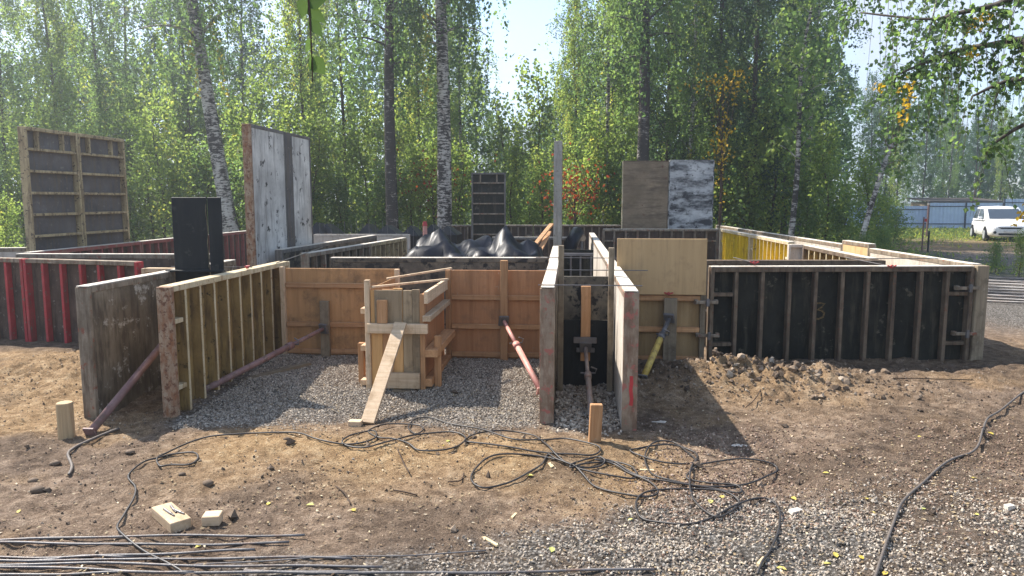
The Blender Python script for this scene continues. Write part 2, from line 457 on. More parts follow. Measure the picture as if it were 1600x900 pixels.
def m_stone(name, stops, rough=.85):
    t = NT(name)
    a = t.n('ShaderNodeAttribute', attribute_name='tint')
    col = t.ramp((a, 'Fac'), stops)
    n = t.noise(t.coords(rand=False), 120, 3, .6)
    return t.finish(t.mix(.35, col, t.ramp(n, [(.3, .12), (.7, .5)]), 'OVERLAY'), rough, None, spec=.2)
M['gravel'] = m_stone('crushed_stone', [(0, (.18, .143, .11)), (.35, (.30, .25, .198)), (.7, (.41, .355, .29)), (.95, (.50, .445, .37)), (1, (.60, .54, .45))])
M['gravel_warm'] = m_stone('brown_crushed_stone', [(0, (.08, .05, .036)), (.4, (.22, .145, .105)), (.75, (.34, .24, .18)), (1, (.50, .40, .31))])
M['clod'] = m_stone('soil_clods', [(0, (.06, .045, .034)), (.5, (.17, .125, .09)), (.85, (.26, .195, .14)), (1, (.40, .34, .27))])
M['litter'] = m_stone('leaf_litter', [(0, (.09, .06, .035)), (.4, (.24, .17, .10)), (.75, (.38, .30, .18)), (1, (.6, .52, .38))])

def m_leaf(name, stops, trans=.56, tcol=2.15):
    t = NT(name)
    a = t.n('ShaderNodeAttribute', attribute_name='tint')
    oi = t.n('ShaderNodeObjectInfo')
    ad = t.n('ShaderNodeMath', {0: (oi, 'Random'), 1: -.5}, operation='ADD')
    ad2 = t.n('ShaderNodeMath', {0: ad, 1: .34}, operation='MULTIPLY')
    f = t.n('ShaderNodeMath', {0: (a, 'Fac'), 1: ad2}, operation='ADD')
    col = t.ramp(f, stops)
    p = t.n('ShaderNodeBsdfPrincipled', {'Base Color': col, 'Roughness': .6, 'Specular IOR Level': .18})
    tc = t.mix(1.0, col, (tcol * 1.05, tcol * 1.12, tcol * .72), 'MULTIPLY')
    tr = t.n('ShaderNodeBsdfTranslucent', {'Color': tc})
    mx = t.n('ShaderNodeMixShader', {0: trans, 1: p, 2: tr})
    t.t.links.new(mx.outputs[0], t.out.inputs[0])
    return t.m
GREEN = [(0, (.045, .078, .04)), (.35, (.085, .132, .056)), (.7, (.13, .178, .066)), (.93, (.18, .205, .07)), (1, (.30, .23, .05))]
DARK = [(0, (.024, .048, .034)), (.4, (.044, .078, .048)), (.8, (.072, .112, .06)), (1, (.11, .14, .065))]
LIGHT = [(0, (.085, .12, .042)), (.4, (.135, .18, .058)), (.75, (.19, .22, .072)), (1, (.27, .24, .065))]
M['leaf'] = m_leaf('birch_leaves', GREEN)
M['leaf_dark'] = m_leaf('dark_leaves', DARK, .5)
M['leaf_light'] = m_leaf('light_leaves', LIGHT, .6)
M['leaf_yellow'] = m_leaf('yellow_leaves', [(0, (.35, .22, .02)), (1, (.60, .38, .04))], .5, 1.1)
M['leaf_red'] = m_leaf('red_leaves', [(0, (.20, .03, .015)), (1, (.38, .09, .03))], .5, 1.1)
M['fallen'] = m_leaf('fallen_leaf', [(0, (.45, .34, .06)), (.5, (.55, .46, .12)), (1, (.42, .44, .14))], .2, 1.0)
def m_bark(name='birch_bark', sh=0.0):
    t = NT(name)
    co = t.coords((2.2, 2.2, 7.5)); n1 = t.noise(co, 2.4, 5, .7, .3)
    co2 = t.coords((1.5, 1.5, .5)); n2 = t.noise(co2, 2.0, 4, .6)
    s = t.n('ShaderNodeMath', {0: n1, 1: t.n('ShaderNodeMath', {0: n2, 1: .5}, operation='MULTIPLY')}, operation='ADD')
    col = t.ramp(s, [(.62 - sh, (.46, .44, .40)), (.72 - sh, (.34, .31, .28) if sh == 0 else (.15, .13, .115)), (.78 - sh, (.045, .04, .036))])
    return t.finish(col, .85, n1, .4, .02, .2)
M['bark'] = m_bark()
M['bark_dark'] = m_grunge('dark_bark', (.045, .037, .03), (.10, .085, .07), (.03, .026, .022), .52, 5, (6, 6, 1), rough=.9)
M['twig'] = m_plain('brown_twig', (.075, .05, .035), .8, .2)
M['bark_mid'] = m_bark('mottled_dark_bark', .09)
M['leaf_big'] = m_leaf('near_leaf', [(0, (.05, .085, .035)), (1, (.10, .15, .05))], .45, 1.6)

# ================================================================== THE SETTING
def axis(lo, hi, step, far_lo, far_hi, grow=1.22):
    a = list(np.arange(lo, hi + 1e-6, step)); s = step; v = a[-1]
    while v < far_hi:
        s *= grow; v += s; a.append(v)
    b = []; s = step; v = lo
    while v > far_lo:
        s *= grow; v -= s; b.append(v)
    return np.array(b[::-1] + a)
gx_ = axis(-6.2, 6.8, .026, -350, 350)
gy_ = axis(2.8, 9.0, .026, -120, 420)
GX, GY = np.meshgrid(gx_, gy_)
def f_gravel(x, y):
    nz = fbm(x * 1.2, y * 1.2, 51, 4) - .47
    room = sstep(-3.75, -3.45, x) * (1 - sstep(-.35, -.2, x)) * sstep(6.0, 6.45, y + nz * 1.2) * (1 - sstep(9.0, 9.6, y))
    corr = sstep(-.2, -.1, x) * (1 - sstep(.45, .55, x)) * sstep(6.0, 6.4, y + nz * .6) * (1 - sstep(9, 9.6, y))
    br = sstep(-.25, .5, (x - .5) * .38 + (4.55 - y) + nz * 1.8) * (1 - sstep(4.8, 5.3, y))
    mid = sstep(.2, .9, (x - 1.2) * .3 + nz * 2) * (1 - sstep(5.3, 6.0, y + nz)) * .55
    road = sstep(5.2, 6.6, x - (y - 10) * .12 + nz) * sstep(10.2, 12, y) * (1 - sstep(27, 30, y + nz * 3)) * (1 - sstep(60, 90, x))
    return np.clip(np.maximum.reduce([room, corr, br, mid, road]), 0, 1)
def f_sand(x, y):
    nz = fbm(x * 1.5, y * 1.5, 77, 4) - .47
    lip = np.exp(-((y - 5.45 + nz * .8) / .62) ** 2) * sstep(-3.6, -2.6, x) * (1 - sstep(.4, 1.2, x)) * .9
    lft = sstep(5.5, 6.0, y + nz) * (1 - sstep(-4.6, -4.0, x)) * (1 - sstep(8.5, 9, y)) * .75
    hp = np.exp(-((x - 1.9) / 1.5) ** 2 - ((y - 7.7) / .75) ** 2) * .62
    blt = np.exp(-((x - 5.6) / 1.2) ** 2 - ((y - 9.2) / 1.0) ** 2) * .7
    scat = sstep(.06, .22, nz) * .45 * (1 - sstep(9, 11, y))
    road = sstep(28, 30, y) * (1 - sstep(36, 39, y)) * sstep(8, 12, x) * (1 - sstep(24, 28, x)) * .7
    return np.clip(np.maximum.reduce([lip, lft, hp, blt, scat, road]), 0, 1)
def f_grass(x, y):
    nz = fbm(x * .35, y * .35, 91, 4) - .47
    back = sstep(22.8, 25, y + nz * 4) * (1 - sstep(8, 10, x + nz * 5))
    rt = sstep(29, 34, y + nz * 5) * sstep(6, 9, x)
    rt = rt * (1 - .9 * np.exp(-((x - 17.5) / 4.5) ** 2 - ((y - 33) / 3.2) ** 2))
    vr = sstep(18, 21, y + nz * 4) * sstep(5.6, 6.6, x) * (1 - sstep(10.5, 12.5, x + nz * 3))
    lf = (1 - sstep(-11.5, -9.5, x + nz * 3)) * sstep(6, 10, y)
    return np.clip(np.maximum.reduce([back, rt, vr, lf]), 0, 1)
def f_dark_soil(x, y):  # mask for darker soil: patches and a band before the dark panel
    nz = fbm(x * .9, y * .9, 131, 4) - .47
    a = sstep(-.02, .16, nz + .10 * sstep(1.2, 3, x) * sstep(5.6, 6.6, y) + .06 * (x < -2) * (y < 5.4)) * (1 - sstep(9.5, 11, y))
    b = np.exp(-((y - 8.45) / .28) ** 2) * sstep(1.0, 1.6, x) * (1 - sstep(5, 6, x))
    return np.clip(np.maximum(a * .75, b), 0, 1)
gz_ = gh(GX, GY)
V = np.stack([GX, GY, gz_], -1).reshape(-1, 3)
ny_, nx_ = GX.shape
ii = (np.arange(ny_ - 1)[:, None] * nx_ + np.arange(nx_ - 1)[None, :]).ravel()
Fg = np.stack([ii, ii + 1, ii + nx_ + 1, ii + nx_], -1)
ground = npmesh('ground', V, Fg, M['ground'], None,
                dict(gravel=f_gravel(GX, GY).ravel(), sand=f_sand(GX, GY).ravel(), grass=f_grass(GX, GY).ravel(), dark_soil=f_dark_soil(GX, GY).ravel()), True)
tag(ground, kind='structure')

# ---------------------------------------------------------------- loose stones, clods, litter
def _ico():
    p = (1 + 5 ** .5) / 2
    v = np.array([(-1, p, 0), (1, p, 0), (-1, -p, 0), (1, -p, 0), (0, -1, p), (0, 1, p), (0, -1, -p), (0, 1, -p), (p, 0, -1), (p, 0, 1), (-p, 0, -1), (-p, 0, 1)], float)
    v /= np.linalg.norm(v[0])
    f = np.array([(0, 11, 5), (0, 5, 1), (0, 1, 7), (0, 7, 10), (0, 10, 11), (1, 5, 9), (5, 11, 4), (11, 10, 2), (10, 7, 6), (7, 1, 8), (3, 9, 4), (3, 4, 2), (3, 2, 6), (3, 6, 8), (3, 8, 9), (4, 9, 5), (2, 4, 11), (6, 2, 10), (8, 6, 7), (9, 8, 1)])
    return v, f
ICO_V, ICO_F = _ico()
OCT_V = np.array([(1, 0, 0), (-1, 0, 0), (0, 1, 0), (0, -1, 0), (0, 0, 1), (0, 0, -1)], float)
OCT_F = np.array([(0, 2, 4), (2, 1, 4), (1, 3, 4), (3, 0, 4), (2, 0, 5), (1, 2, 5), (3, 1, 5), (0, 3, 5)])
def rotmats(n):
    q = rng.normal(size=(n, 4)); q /= np.linalg.norm(q, axis=1)[:, None]
    w, x, y, z = q.T
    return np.stack([np.stack([1 - 2 * (y * y + z * z), 2 * (x * y - z * w), 2 * (x * z + y * w)], -1),
                     np.stack([2 * (x * y + z * w), 1 - 2 * (x * x + z * z), 2 * (y * z - x * w)], -1),
                     np.stack([2 * (x * z - y * w), 2 * (y * z + x * w), 1 - 2 * (x * x + y * y)], -1)], 1)
def stones(name, x, y, size, mat, label, cat, sink=.25, ico=True, z=None, parent=None):
    n = len(x); TV, TF = (ICO_V, ICO_F) if ico else (OCT_V, OCT_F)
    k = len(TV)
    v = TV[None] * (1 + .38 * (rng.random((n, k, 1)) - .5) * 2) * np.stack([np.ones(n), .55 + .4 * rng.random(n), .45 + .4 * rng.random(n)], -1)[:, None, :]
    v = np.einsum('nij,nkj->nki', rotmats(n), v) * size[:, None, None]
    zz = gh(x, y) if z is None else z
    v[..., 0] += x[:, None]; v[..., 1] += y[:, None]; v[..., 2] += (zz + size * (.5 - sink))[:, None]
    F_ = (TF[None] + (np.arange(n) * k)[:, None, None]).reshape(-1, 3)
    t = np.repeat(rng.random(n), k)
    o = npmesh(name, v.reshape(-1, 3), F_, mat, None, dict(tint=t))
    return tag(o, label, cat, kind='stuff')
def scatter(n, x0, x1, y0, y1, w):
    x = rng.uniform(x0, x1, n); y = rng.uniform(y0, y1, n)
    k = rng.random(n) < w(x, y)
    return x[k], y[k]
x, y = scatter(46000, -3.5, -.2, 5.95, 8.95, lambda x, y: f_gravel(x, y))
stones('gravel', x, y, rng.uniform(.005, .014, len(x)), M['gravel'], 'grey crushed stone covering the floor between the formwork panels', 'gravel', ico=False)
x, y = scatter(3500, -.1, .47, 6.0, 9.0, lambda x, y: f_gravel(x, y))
stones('gravel', x, y, rng.uniform(.009, .022, len(x)), M['gravel'], 'grey crushed stone in the narrow channel between two panels', 'gravel')
x, y = scatter(52000, -.8, 5.2, 3.1, 5.3, lambda x, y: np.clip(f_gravel(x, y) * (.35 + 1.5 * (fbm(x * 1.7, y * 1.7, 210, 4) - .3)), 0, 1))
stones('gravel', x, y, rng.uniform(.004, .0125, len(x)), M['gravel'], 'pale crushed stone spread over the soil beside the thin cable', 'gravel')
x, y = scatter(16000, -.6, 5.2, 3.1, 5.3, lambda x, y: np.clip(.2 + 1.6 * (fbm(x * 1.3, y * 1.3, 312, 4) - .4), 0, 1) * sstep(-.5, .6, x))
stones('gravel', x, y, rng.uniform(.004, .012, len(x)), M['gravel_warm'], 'brown stone chips mixed into the pale crushed stone', 'gravel', ico=False)
x, y = scatter(26000, .5, 6.5, 4.4, 6.9, lambda x, y: np.clip(.25 + 2.2 * (fbm(x, y, 12, 4) - .40), 0, 1) * (1 - sstep(5.9, 6.9, y)))
stones('gravel', x, y, rng.uniform(.006, .015, len(x)), M['gravel_warm'], 'reddish brown stone chips trodden into the soil beside the cable coil', 'gravel', ico=False)
x, y = scatter(26000, -6.5, 6.8, 3.0, 9.0, lambda x, y: (.15 + 1.6 * np.clip(fbm(x * 1.4, y * 1.4, 23, 4) - .42, 0, 1)) * (1 - .8 * f_gravel(x, y)))
stones('soil_clods', x, y, rng.uniform(.005, .014, len(x)) * (1 + 2.2 * (rng.random(len(x)) > .985)), M['clod'], 'crumbled brown soil clods strewn over the bare ground', 'soil', ico=False)
x, y = scatter(2600, .6, 4.8, 7.0, 8.6, lambda x, y: np.exp(-((x - 2.0) / 1.4) ** 2 - ((y - 7.8) / .55) ** 2))
stones('soil_clods', x, y, rng.uniform(.006, .022, len(x)) * (1 + 1.4 * (rng.random(len(x)) > .97)), M['clod'], 'loose clods on the dug sand heap before the dark panel', 'soil', ico=True)

x, y = scatter(420, .7, 4.4, 7.1, 8.5, lambda x, y: np.exp(-((x - 2.1) / 1.2) ** 2 - ((y - 7.85) / .5) ** 2))
stones('soil_clods', x, y, rng.uniform(.018, .055, len(x)), M['clod'], 'large dark lumps on the dug heap before the dark panel', 'soil', sink=.35)

def leaves(name, P, size, mat, label=None, cat=None, parent=None, tint=None, down=0.0, flat=False, aspect=.72, kind=None):
    """kite shaped leaf faces with a fold, at points P"""
    n = len(P)
    a = rng.normal(size=(n, 3)); a[:, 2] -= down * 1.4
    if flat: a[:, 2] *= .15
    a /= np.linalg.norm(a, axis=1)[:, None]
    b = rng.normal(size=(n, 3))
    if flat: b[:, 2] *= .25
    b -= a * (a * b).sum(1)[:, None]; b /= np.linalg.norm(b, axis=1)[:, None]
    c = np.cross(a, b)
    s = size if hasattr(size, '__len__') else np.full(n, size)
    s = s[:, None]
    v0 = P - a * s * .5; v2 = P + a * s * .5
    v1 = P + b * s * aspect * .5 - a * s * .08 + c * s * .08; v3 = P - b * s * aspect * .5 - a * s * .08 + c * s * .08
    VV = np.stack([v0, v1, v2, v3], 1).reshape(-1, 3)
    FF = np.arange(n * 4).reshape(-1, 4)
    t = rng.random(n) if tint is None else tint
    o = npmesh(name, VV, FF, mat, parent, dict(tint=np.repeat(t, 4)))
    if label: tag(o, label, cat, kind=kind)
    elif kind: tag(o, kind=kind)
    return o
x, y = scatter(22000, -6.5, 6.8, 3.0, 7.5, lambda x, y: .3 + 2.0 * np.clip(fbm(x * 1.1 + 9, y * 1.1, 63, 4) - .42, 0, 1) + .3 * (x > .5) * (y < 5.8))
leaves('leaf_litter', np.stack([x, y, gh(x, y) + .010], -1), rng.uniform(.010, .034, len(x)), M['litter'],
       'dry brown leaf scraps and wood splinters littering the ground', 'leaf litter', flat=True, aspect=.5, kind='stuff')

# ================================================================== FORMWORK PANELS
def panel(label, p0, p1, z0, H, side, face, frame, rib=None, t=.12, standing=False, top=None, near_post=None, ribs=True,
          spacing=.30, group=None, name='formwork_panel', cross=True, name_cat='formwork panel', wide_rail=.055, post_w=None, web=None):
    """p0->p1 = local +x. side=+1: thickness grows to local +y (cast face at y=0), -1: to local -y.
    lying: ribs vertical along the length; standing: ribs horizontal up the height."""
    rib = rib or frame; lit_top = (top == 'top_sunlit'); top = frame if lit_top else (top or frame); near_post = near_post or frame
    d = Vector((p1[0] - p0[0], p1[1] - p0[1])); Ln = d.length; rz = math.atan2(d.y, d.x)
    e = thing(name, label, name_cat, (p0[0], p0[1], z0), rz, group)
    y = lambda w: side * w
    c = .004
    MB().box(.012, Ln - .012, y(.004), y(.024), .012, H - .012).obj('facing', M[face], e)
    r = wide_rail
    pw0, pw1 = post_w or (r * .8, r * .8)
    if lit_top:
        MB().box(.004, Ln - .004, y(.002), y(t - .008), H + .0005, H + .011, .004).obj('sunlit_top_strip', M['top_sunlit'], e)  # pale strip paints the sunlit top edge of the rail
    MB().box(0, pw0, y(0), y(t), 0, H - .004, c).obj('end_post', M[near_post], e)
    MB().box(Ln - pw1, Ln, y(0), y(t), 0, H - .004, c).obj('end_post', M[frame], e)
    MB().box(pw0 + .001, Ln - pw1 - .001, y(-.003), y(t - .004), H - r, H, c).obj('top_rail', M[top], e)
    MB().box(pw0 + .001, Ln - pw1 - .001, y(0), y(t - .004), 0, r, c).obj('bottom_rail', M[frame], e)
    if not ribs:
        return e
    w = .042
    if not standing:
        n = max(1, int(round(Ln / spacing)) - 1)
        xs = [Ln * (i + 1) / (n + 1) for i in range(n)]
        for xx in xs:
            j = rnd.uniform(-.008, .008)
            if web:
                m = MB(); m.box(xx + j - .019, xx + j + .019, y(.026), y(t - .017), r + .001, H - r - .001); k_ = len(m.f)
                m.box(xx + j - .015, xx + j + .015, y(t - .0165), y(t - .012), r + .001, H - r - .001)  # paler outer flange puts the lit rib edges into the colour
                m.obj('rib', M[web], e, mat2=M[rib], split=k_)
            else:
                MB().box(xx + j - w / 2, xx + j + w / 2, y(.026), y(t - .012), r + .001, H - r - .001, c).obj('rib', M[rib], e)
        if cross and n > 2:
            for (a, b) in ((pw0 + .002, xs[0] - w / 2 - .01), (xs[-1] + w / 2 + .01, Ln - pw1 - .002)):
                for f in (.26, .74):
                    MB().box(a, b, y(.026), y(t - .03), H * f - .022, H * f + .022, c).obj('cross_bar', M[rib], e)
    else:
        n = max(1, int(round(H / spacing)) - 1)
        zs = [H * (i + 1) / (n + 1) for i in range(n)]
        for zz in zs:
            MB().box(pw0 + .001, Ln - pw1 - .001, y(.026), y(t - .012), zz - w / 2, zz + w / 2, c).obj('rib', M[rib], e)
        for f in (.26, .74):
            for (a, b) in ((zs[-1] + w / 2 + .002, H - r - .002), (r + .002, zs[0] - w / 2 - .002)):
                MB().box(Ln * f - .02, Ln * f + .02, y(.026), y(t - .03), a, b, c).obj('cross_bar', M[rib], e)
    return e

# -- left foreground wall pair
panel('cement-smeared brown plywood panel beside the round log stub', (-4.29, 6.27), (-4.29, 9.25), -.2, 1.3, 1, 'ply_grey', 'frame_grey', t=.125, top='top_sunlit')
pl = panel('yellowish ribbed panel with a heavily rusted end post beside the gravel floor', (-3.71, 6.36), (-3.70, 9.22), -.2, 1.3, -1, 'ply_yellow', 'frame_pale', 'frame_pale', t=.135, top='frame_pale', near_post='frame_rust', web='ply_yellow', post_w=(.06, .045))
# -- left red panels running sideways
panel('red-ribbed panel with a dark face standing behind the bare soil', (-7.22, 9.40), (-5.42, 9.05), -.12, 1.22, -1, 'ply_brown', 'frame_red', 'frame_red', t=.12, top='frame_grey', cross=False)
panel('red-ribbed panel below the tan gridded standing panels', (-10.22, 10.0), (-7.235, 9.405), -.12, 1.22, -1, 'ply_brown', 'frame_red', 'frame_red', t=.12, top='frame_grey', cross=False)
panel('grey panel standing parallel behind the red-ribbed panel', (-7.9, 10.0), (-4.95, 10.15), -.12, 1.22, 1, 'ply_brown', 'frame_grey', t=.12, ribs=False, top='top_sunlit')
panel('low grey panel at the foot of the tan gridded standing panels', (-11.3, 10.7), (-8.75, 11.3), -.1, 1.2, 1, 'ply_pale', 'frame_grey', t=.12, ribs=False, top='top_sunlit')
for i, (a, b) in enumerate(((10.3, 13.2), (13.22, 16.2), (16.22, 19.2))):
    panel('dull red ribbed panel seen between the tan standing panels and the black board', (-8.02 - .03 * i, a), (-8.05 - .03 * i, b), -.1, 1.2, -1, 'ply_brown', 'frame_dull_red', 'frame_dull_red', t=.12, top='top_sunlit', group='dull red panels along the far left wall')
panel('short timber edged panel beside the black board', (-5.39, 9.03), (-4.45, 9.03), -.1, 1.12, -1, 'ply_grey', 'wood_x', t=.1, ribs=False)

# -- tall standing panels
ta = panel('tan gridded tall panel with the thick yellowish edge post', (-8.46, 10.95), (-8.44, 12.15), -.05, 3.05, -1, 'ply_slate', 'frame_tan', 'frame_tan', t=.13, standing=True, spacing=.33)
tb = panel('tan gridded tall panel bolted beyond the thick-edged one', (-8.44, 12.165), (-8.42, 13.45), -.05, 3.05, -1, 'ply_slate', 'frame_tan', 'frame_tan', t=.13, standing=True, spacing=.33)
panel('whitewashed tall panel with a brown edge, spotted with dark marks', (-4.72, 10.83), (-4.70, 12.12), -.05, 3.05, 1, 'ply_white', 'frame_dark', t=.13, standing=True, near_post='frame_rust')
panel('narrow whitewashed tall panel with dark streaked edges', (-4.70, 12.14), (-4.69, 13.32), -.05, 3.05, 1, 'ply_white', 'ply_slate', t=.13, standing=True, wide_rail=.05, post_w=(.30, .07))
panel('slim tall grey panel seen edge-on behind the narrow channel', (-.14, 14.6), (-.14, 15.8), -.05, 3.05, 1, 'ply_grey', 'frame_grey', t=.16, standing=True, top='top_sunlit', near_post='post_grey')
far = ony(737, 300, 21.9); far2 = ony(790, 300, 21.9)
panel('small dark gridded tall panel rising above the far wall', (far.x, 21.9), (far2.x, 21.97), -.05, 2.72, -1, 'ply_dark', 'frame_dark', 'frame_grey', t=.12, standing=True, spacing=.29)
k0 = ony(972, 300, 20.6); k1 = ony(1044, 300, 20.62); k2 = ony(1115, 300, 20.65)
panel('brown weathered tall panel beside the black-smeared one', (k0.x, 20.6), (k1.x, 20.63), -.05, 2.98, 1, 'ply_tan', 'frame_brown', t=.12, standing=True, near_post='frame_pale', wide_rail=.03)
panel('black-smeared pale tall panel above the yellow ribbed wall', (k1.x + .02, 20.63), (k2.x, 20.66), -.05, 3.0, 1, 'ply_smear', 'ply_smear', t=.12, standing=True, wide_rail=.03)

# -- middle back of the front row
panel('mottled dark panel behind the orange plywood boxing', (-3.18, 9.66), (-.27, 9.86), -.1, 1.2, 1, 'ply_mottle', 'ply_mottle', t=.12, top='top_sunlit', ribs=False)
panel('yellow-ribbed panel slanting back beside the dark tarpaulin', (-3.88, 10.45), (-3.62, 12.9), -.1, 1.2, -1, 'ply_dark', 'frame_grey', 'frame_grey', t=.12, top='top_sunlit')
panel('mossy yellow panel ending at the dark tarpaulin', (-3.615, 12.92), (-3.42, 14.95), -.1, 1.2, -1, 'ply_yellow', 'frame_tan', 'frame_tan', t=.12, top='top_sunlit', spacing=.25)
panel('dark topped panel parallel behind the slanting yellow ones', (-4.45, 11.2), (-4.2, 16.0), -.1, 1.2, 1, 'ply_mottle', 'frame_dark', t=.12, top='top_sunlit', ribs=False)
a = onz(490, 366, 1.1); b = onz(640, 366, 1.1)
panel('pale cement coated panel below the black film tents', (a.x, a.y), (b.x, b.y), -.1, 1.2, 1, 'ply_pale', 'ply_pale', t=.12, ribs=False)
# -- far wall
xs = np.linspace(-3.75, 1.6, 3)
for i in range(2):
    f = lambda X: 22.25 + (X + 7.9) * .0737
    panel('brown ribbed panel in the far wall of the foundation', (xs[i], f(xs[i])), (xs[i + 1] - .02, f(xs[i + 1] - .02)), -.1, 1.2, -1, 'ply_brown', 'frame_brown', 'frame_grey', t=.12, spacing=.22, top='top_sunlit', group='brown ribbed far wall panels')
panel('dark gridded low panel beneath the two tall weathered panels', (.9, 19.9), (3.95, 20.12), -.1, 1.2, -1, 'ply_brown', 'frame_grey', 'frame_grey', t=.12, top='top_sunlit')
panel('low panel in the gap between far wall and narrow channel', (-1.9, 18.4), (.35, 18.5), -.1, 1.05, -1, 'ply_brown', 'frame_dark', 'frame_brown', t=.12, top='top_sunlit')

# -- narrow channel in the middle
panel('cement-crusted panel with a reddish worn end, on the red prop side of the channel', (-.12, 6.52), (-.12, 9.48), -.25, 1.35, 1, 'ply_grey', 'frame_crust', t=.13, top='top_sunlit', near_post='frame_crust')
panel('cement-crusted panel continuing the channel beside the dark tarpaulin', (-.13, 9.5), (-.14, 12.4), -.1, 1.2, 1, 'ply_grey', 'frame_grey', t=.13, top='top_sunlit')
d2 = panel('cement-crusted panel with a red paint streak low on its end post', (.475, 6.30), (.475, 9.30), -.25, 1.35, -1, 'ply_pale', 'frame_crust', t=.13, top='top_sunlit')
panel('cement-crusted panel continuing the channel beyond the beige plywood', (.475, 9.32), (.47, 12.3), -.1, 1.2, -1, 'ply_pale', 'frame_grey', t=.13, top='top_sunlit', group='far channel panels')
panel('cement-crusted panel continuing the channel beyond the beige plywood', (.47, 12.32), (.475, 17.5), -.1, 1.2, -1, 'ply_pale', 'frame_grey', t=.13, top='top_sunlit', group='far channel panels')

# -- right-hand room
fp = panel('dark panel with ten brown ribs and a yellow figure 3', (1.625, 8.74), (4.70, 9.06), -.12, 1.225, -1, 'ply_dark', 'frame_brown', 'frame_brown', t=.12, top='top_sunlit')
fr_rz = fp.rotation_euler[2]
panel('mossy topped panel parallel behind the dark ribbed one', (1.65, 9.69), (4.1, 9.89), -.1, 1.2, 1, 'ply_grey', 'frame_brown', t=.12, ribs=False, top='frame_brown')
post = thing('corner_panel', 'grey weathered corner post ending the dark ribbed panel', 'corner post', (4.715, 9.02, -.15), fr_rz)
MB().box(0, .14, -.11, .02, 0, 1.27, .006).obj('post', M['wood_old_z'], post)
MB().box(.02, .12, .025, .3, .02, 1.25, .006).obj('wing', M['frame_grey'], post)
ys = [9.28, 12.2, 13.3, 16.2, 19.2, 23.1]
gxo = lambda Y: 4.86 - (Y - 9.2) * .028
for i in range(5):
    nm = ('pale plywood filler board in the right-hand outer wall', 'ply_beige') if i == 1 else ('pale cement coated panel in the right-hand outer wall', 'ply_pale')
    panel(nm[0], (gxo(ys[i]), ys[i]), (gxo(ys[i + 1] - .02), ys[i + 1] - .02), -.1, 1.2 + (.07 if i == 1 else 0), -1, nm[1], 'frame_grey', t=.12, top='top_sunlit', ribs=False,
          group=None if i == 1 else 'pale outer wall panels')
gxi = lambda Y: 4.13 + .0 * Y
panel('brown and yellow ribbed panel next to the dark panel\'s corner', (4.08, 10.05), (4.12, 13.0), -.1, 1.2, 1, 'ply_bright', 'frame_brown', 'frame_pale', t=.12, top='top_sunlit', web='ply_yellow')
fl = panel('pale grey filler board standing between yellow ribbed panels', (4.0, 13.9), (4.28, 13.9), -.1, 1.17, -1, 'ply_pale', 'ply_pale', t=.1, ribs=False)
panel('worn yellow ribbed panel between the grey filler and the bright yellow one', (4.16, 14.0), (4.14, 16.9), -.1, 1.2, 1, 'ply_bright', 'frame_pale', 'frame_pale', t=.12, top='top_sunlit', web='ply_bright')
panel('bright yellow ribbed panel beneath the black-smeared tall panel', (4.14, 16.92), (4.10, 19.9), -.1, 1.2, 1, 'ply_bright', 'frame_pale', 'ply_bright', t=.12, top='top_sunlit', web='ply_bright')

# -- painted figure 3 on the dark panel (flat mark on its facing)
def ribbon(pts, w, y):
    vs = []; fs = []
    for i, p in enumerate(pts):
        a = Vector(pts[max(i - 1, 0)]); b = Vector(pts[min(i + 1, len(pts) - 1)])
        d = (b - a).normalized(); n = Vector((-d.y, d.x)) * w / 2
        vs += [(p[0] + n.x, y, p[1] + n.y), (p[0] - n.x, y, p[1] - n.y)]
    for i in range(len(pts) - 1):
        fs.append((2 * i, 2 * i + 1, 2 * i + 3, 2 * i + 2))
    return vs, fs
c3 = [(-.075, .085), (.0, .095), (.065, .085), (.03, .045), (-.02, .012), (.03, .008), (.066, -.025), (.055, -.07), (.0, -.095), (-.07, -.085)]
m = MB(); vs, fs = ribbon([(1.32 + p[0], .70 + p[1]) for p in c3], .022, -.0265); m.add(vs, fs); m.obj('painted_number', M['yellow_mark'], fp)

m = MB(); vs, fs = ribbon([(.0, .36), (.006, .42), (-.004, .5), (.003, .56), (.0, .62)], .03, 0)
m.add([(-.002, -.075 - v[0], v[2]) for v in vs], fs); m.obj('paint_streak', M['red_paint'], d2)

# -- panel clamps (wedge clamps across the joints)
def clamp(label, x, y, z, rz, sc=1.0, mat='frame_grey'):
    e = thing('panel_clamp', label, 'clamp', (x, y, z), rz)
    m = MB(); m.box(-.11 * sc, .11 * sc, -.035, .0, -.018, .018, .004); m.obj('bar', M[mat], e)
    for s in (-1, 1):
        MB().box(s * .10 * sc - .02, s * .10 * sc + .02, -.002, .055, -.026, .026, .004).obj('jaw', M[mat], e)
    MB().box(-.018, .018, -.065, -.036, -.045, .045, .004).obj('wedge', M['steel_dark'], e)
    return e
def onF(px, py, dy=-.15):
    # point on the outer plane of the dark panel
    d = ray(px, py); o = Vector((0, 0, CAM_Z)); n = Vector((-math.sin(fr_rz), math.cos(fr_rz), 0)); q = Vector((1.625, 8.74, 0)) + n * dy
    t = (q - o).dot(n) / d.dot(n); return o + d * t
for lab, px, py in (('rusty clamp joining beige plywood to the dark panel, upper of two', 1104, 472), ('rusty clamp joining beige plywood to the dark panel, lower of two', 1106, 524),
                    ('grey clamp on the corner post of the dark panel, upper of two', 1512, 450), ('grey clamp on the corner post of the dark panel, lower of two', 1507, 521)):
    p = onF(px, py, -.135); clamp(lab, p.x, p.y, p.z, fr_rz, 1.15)

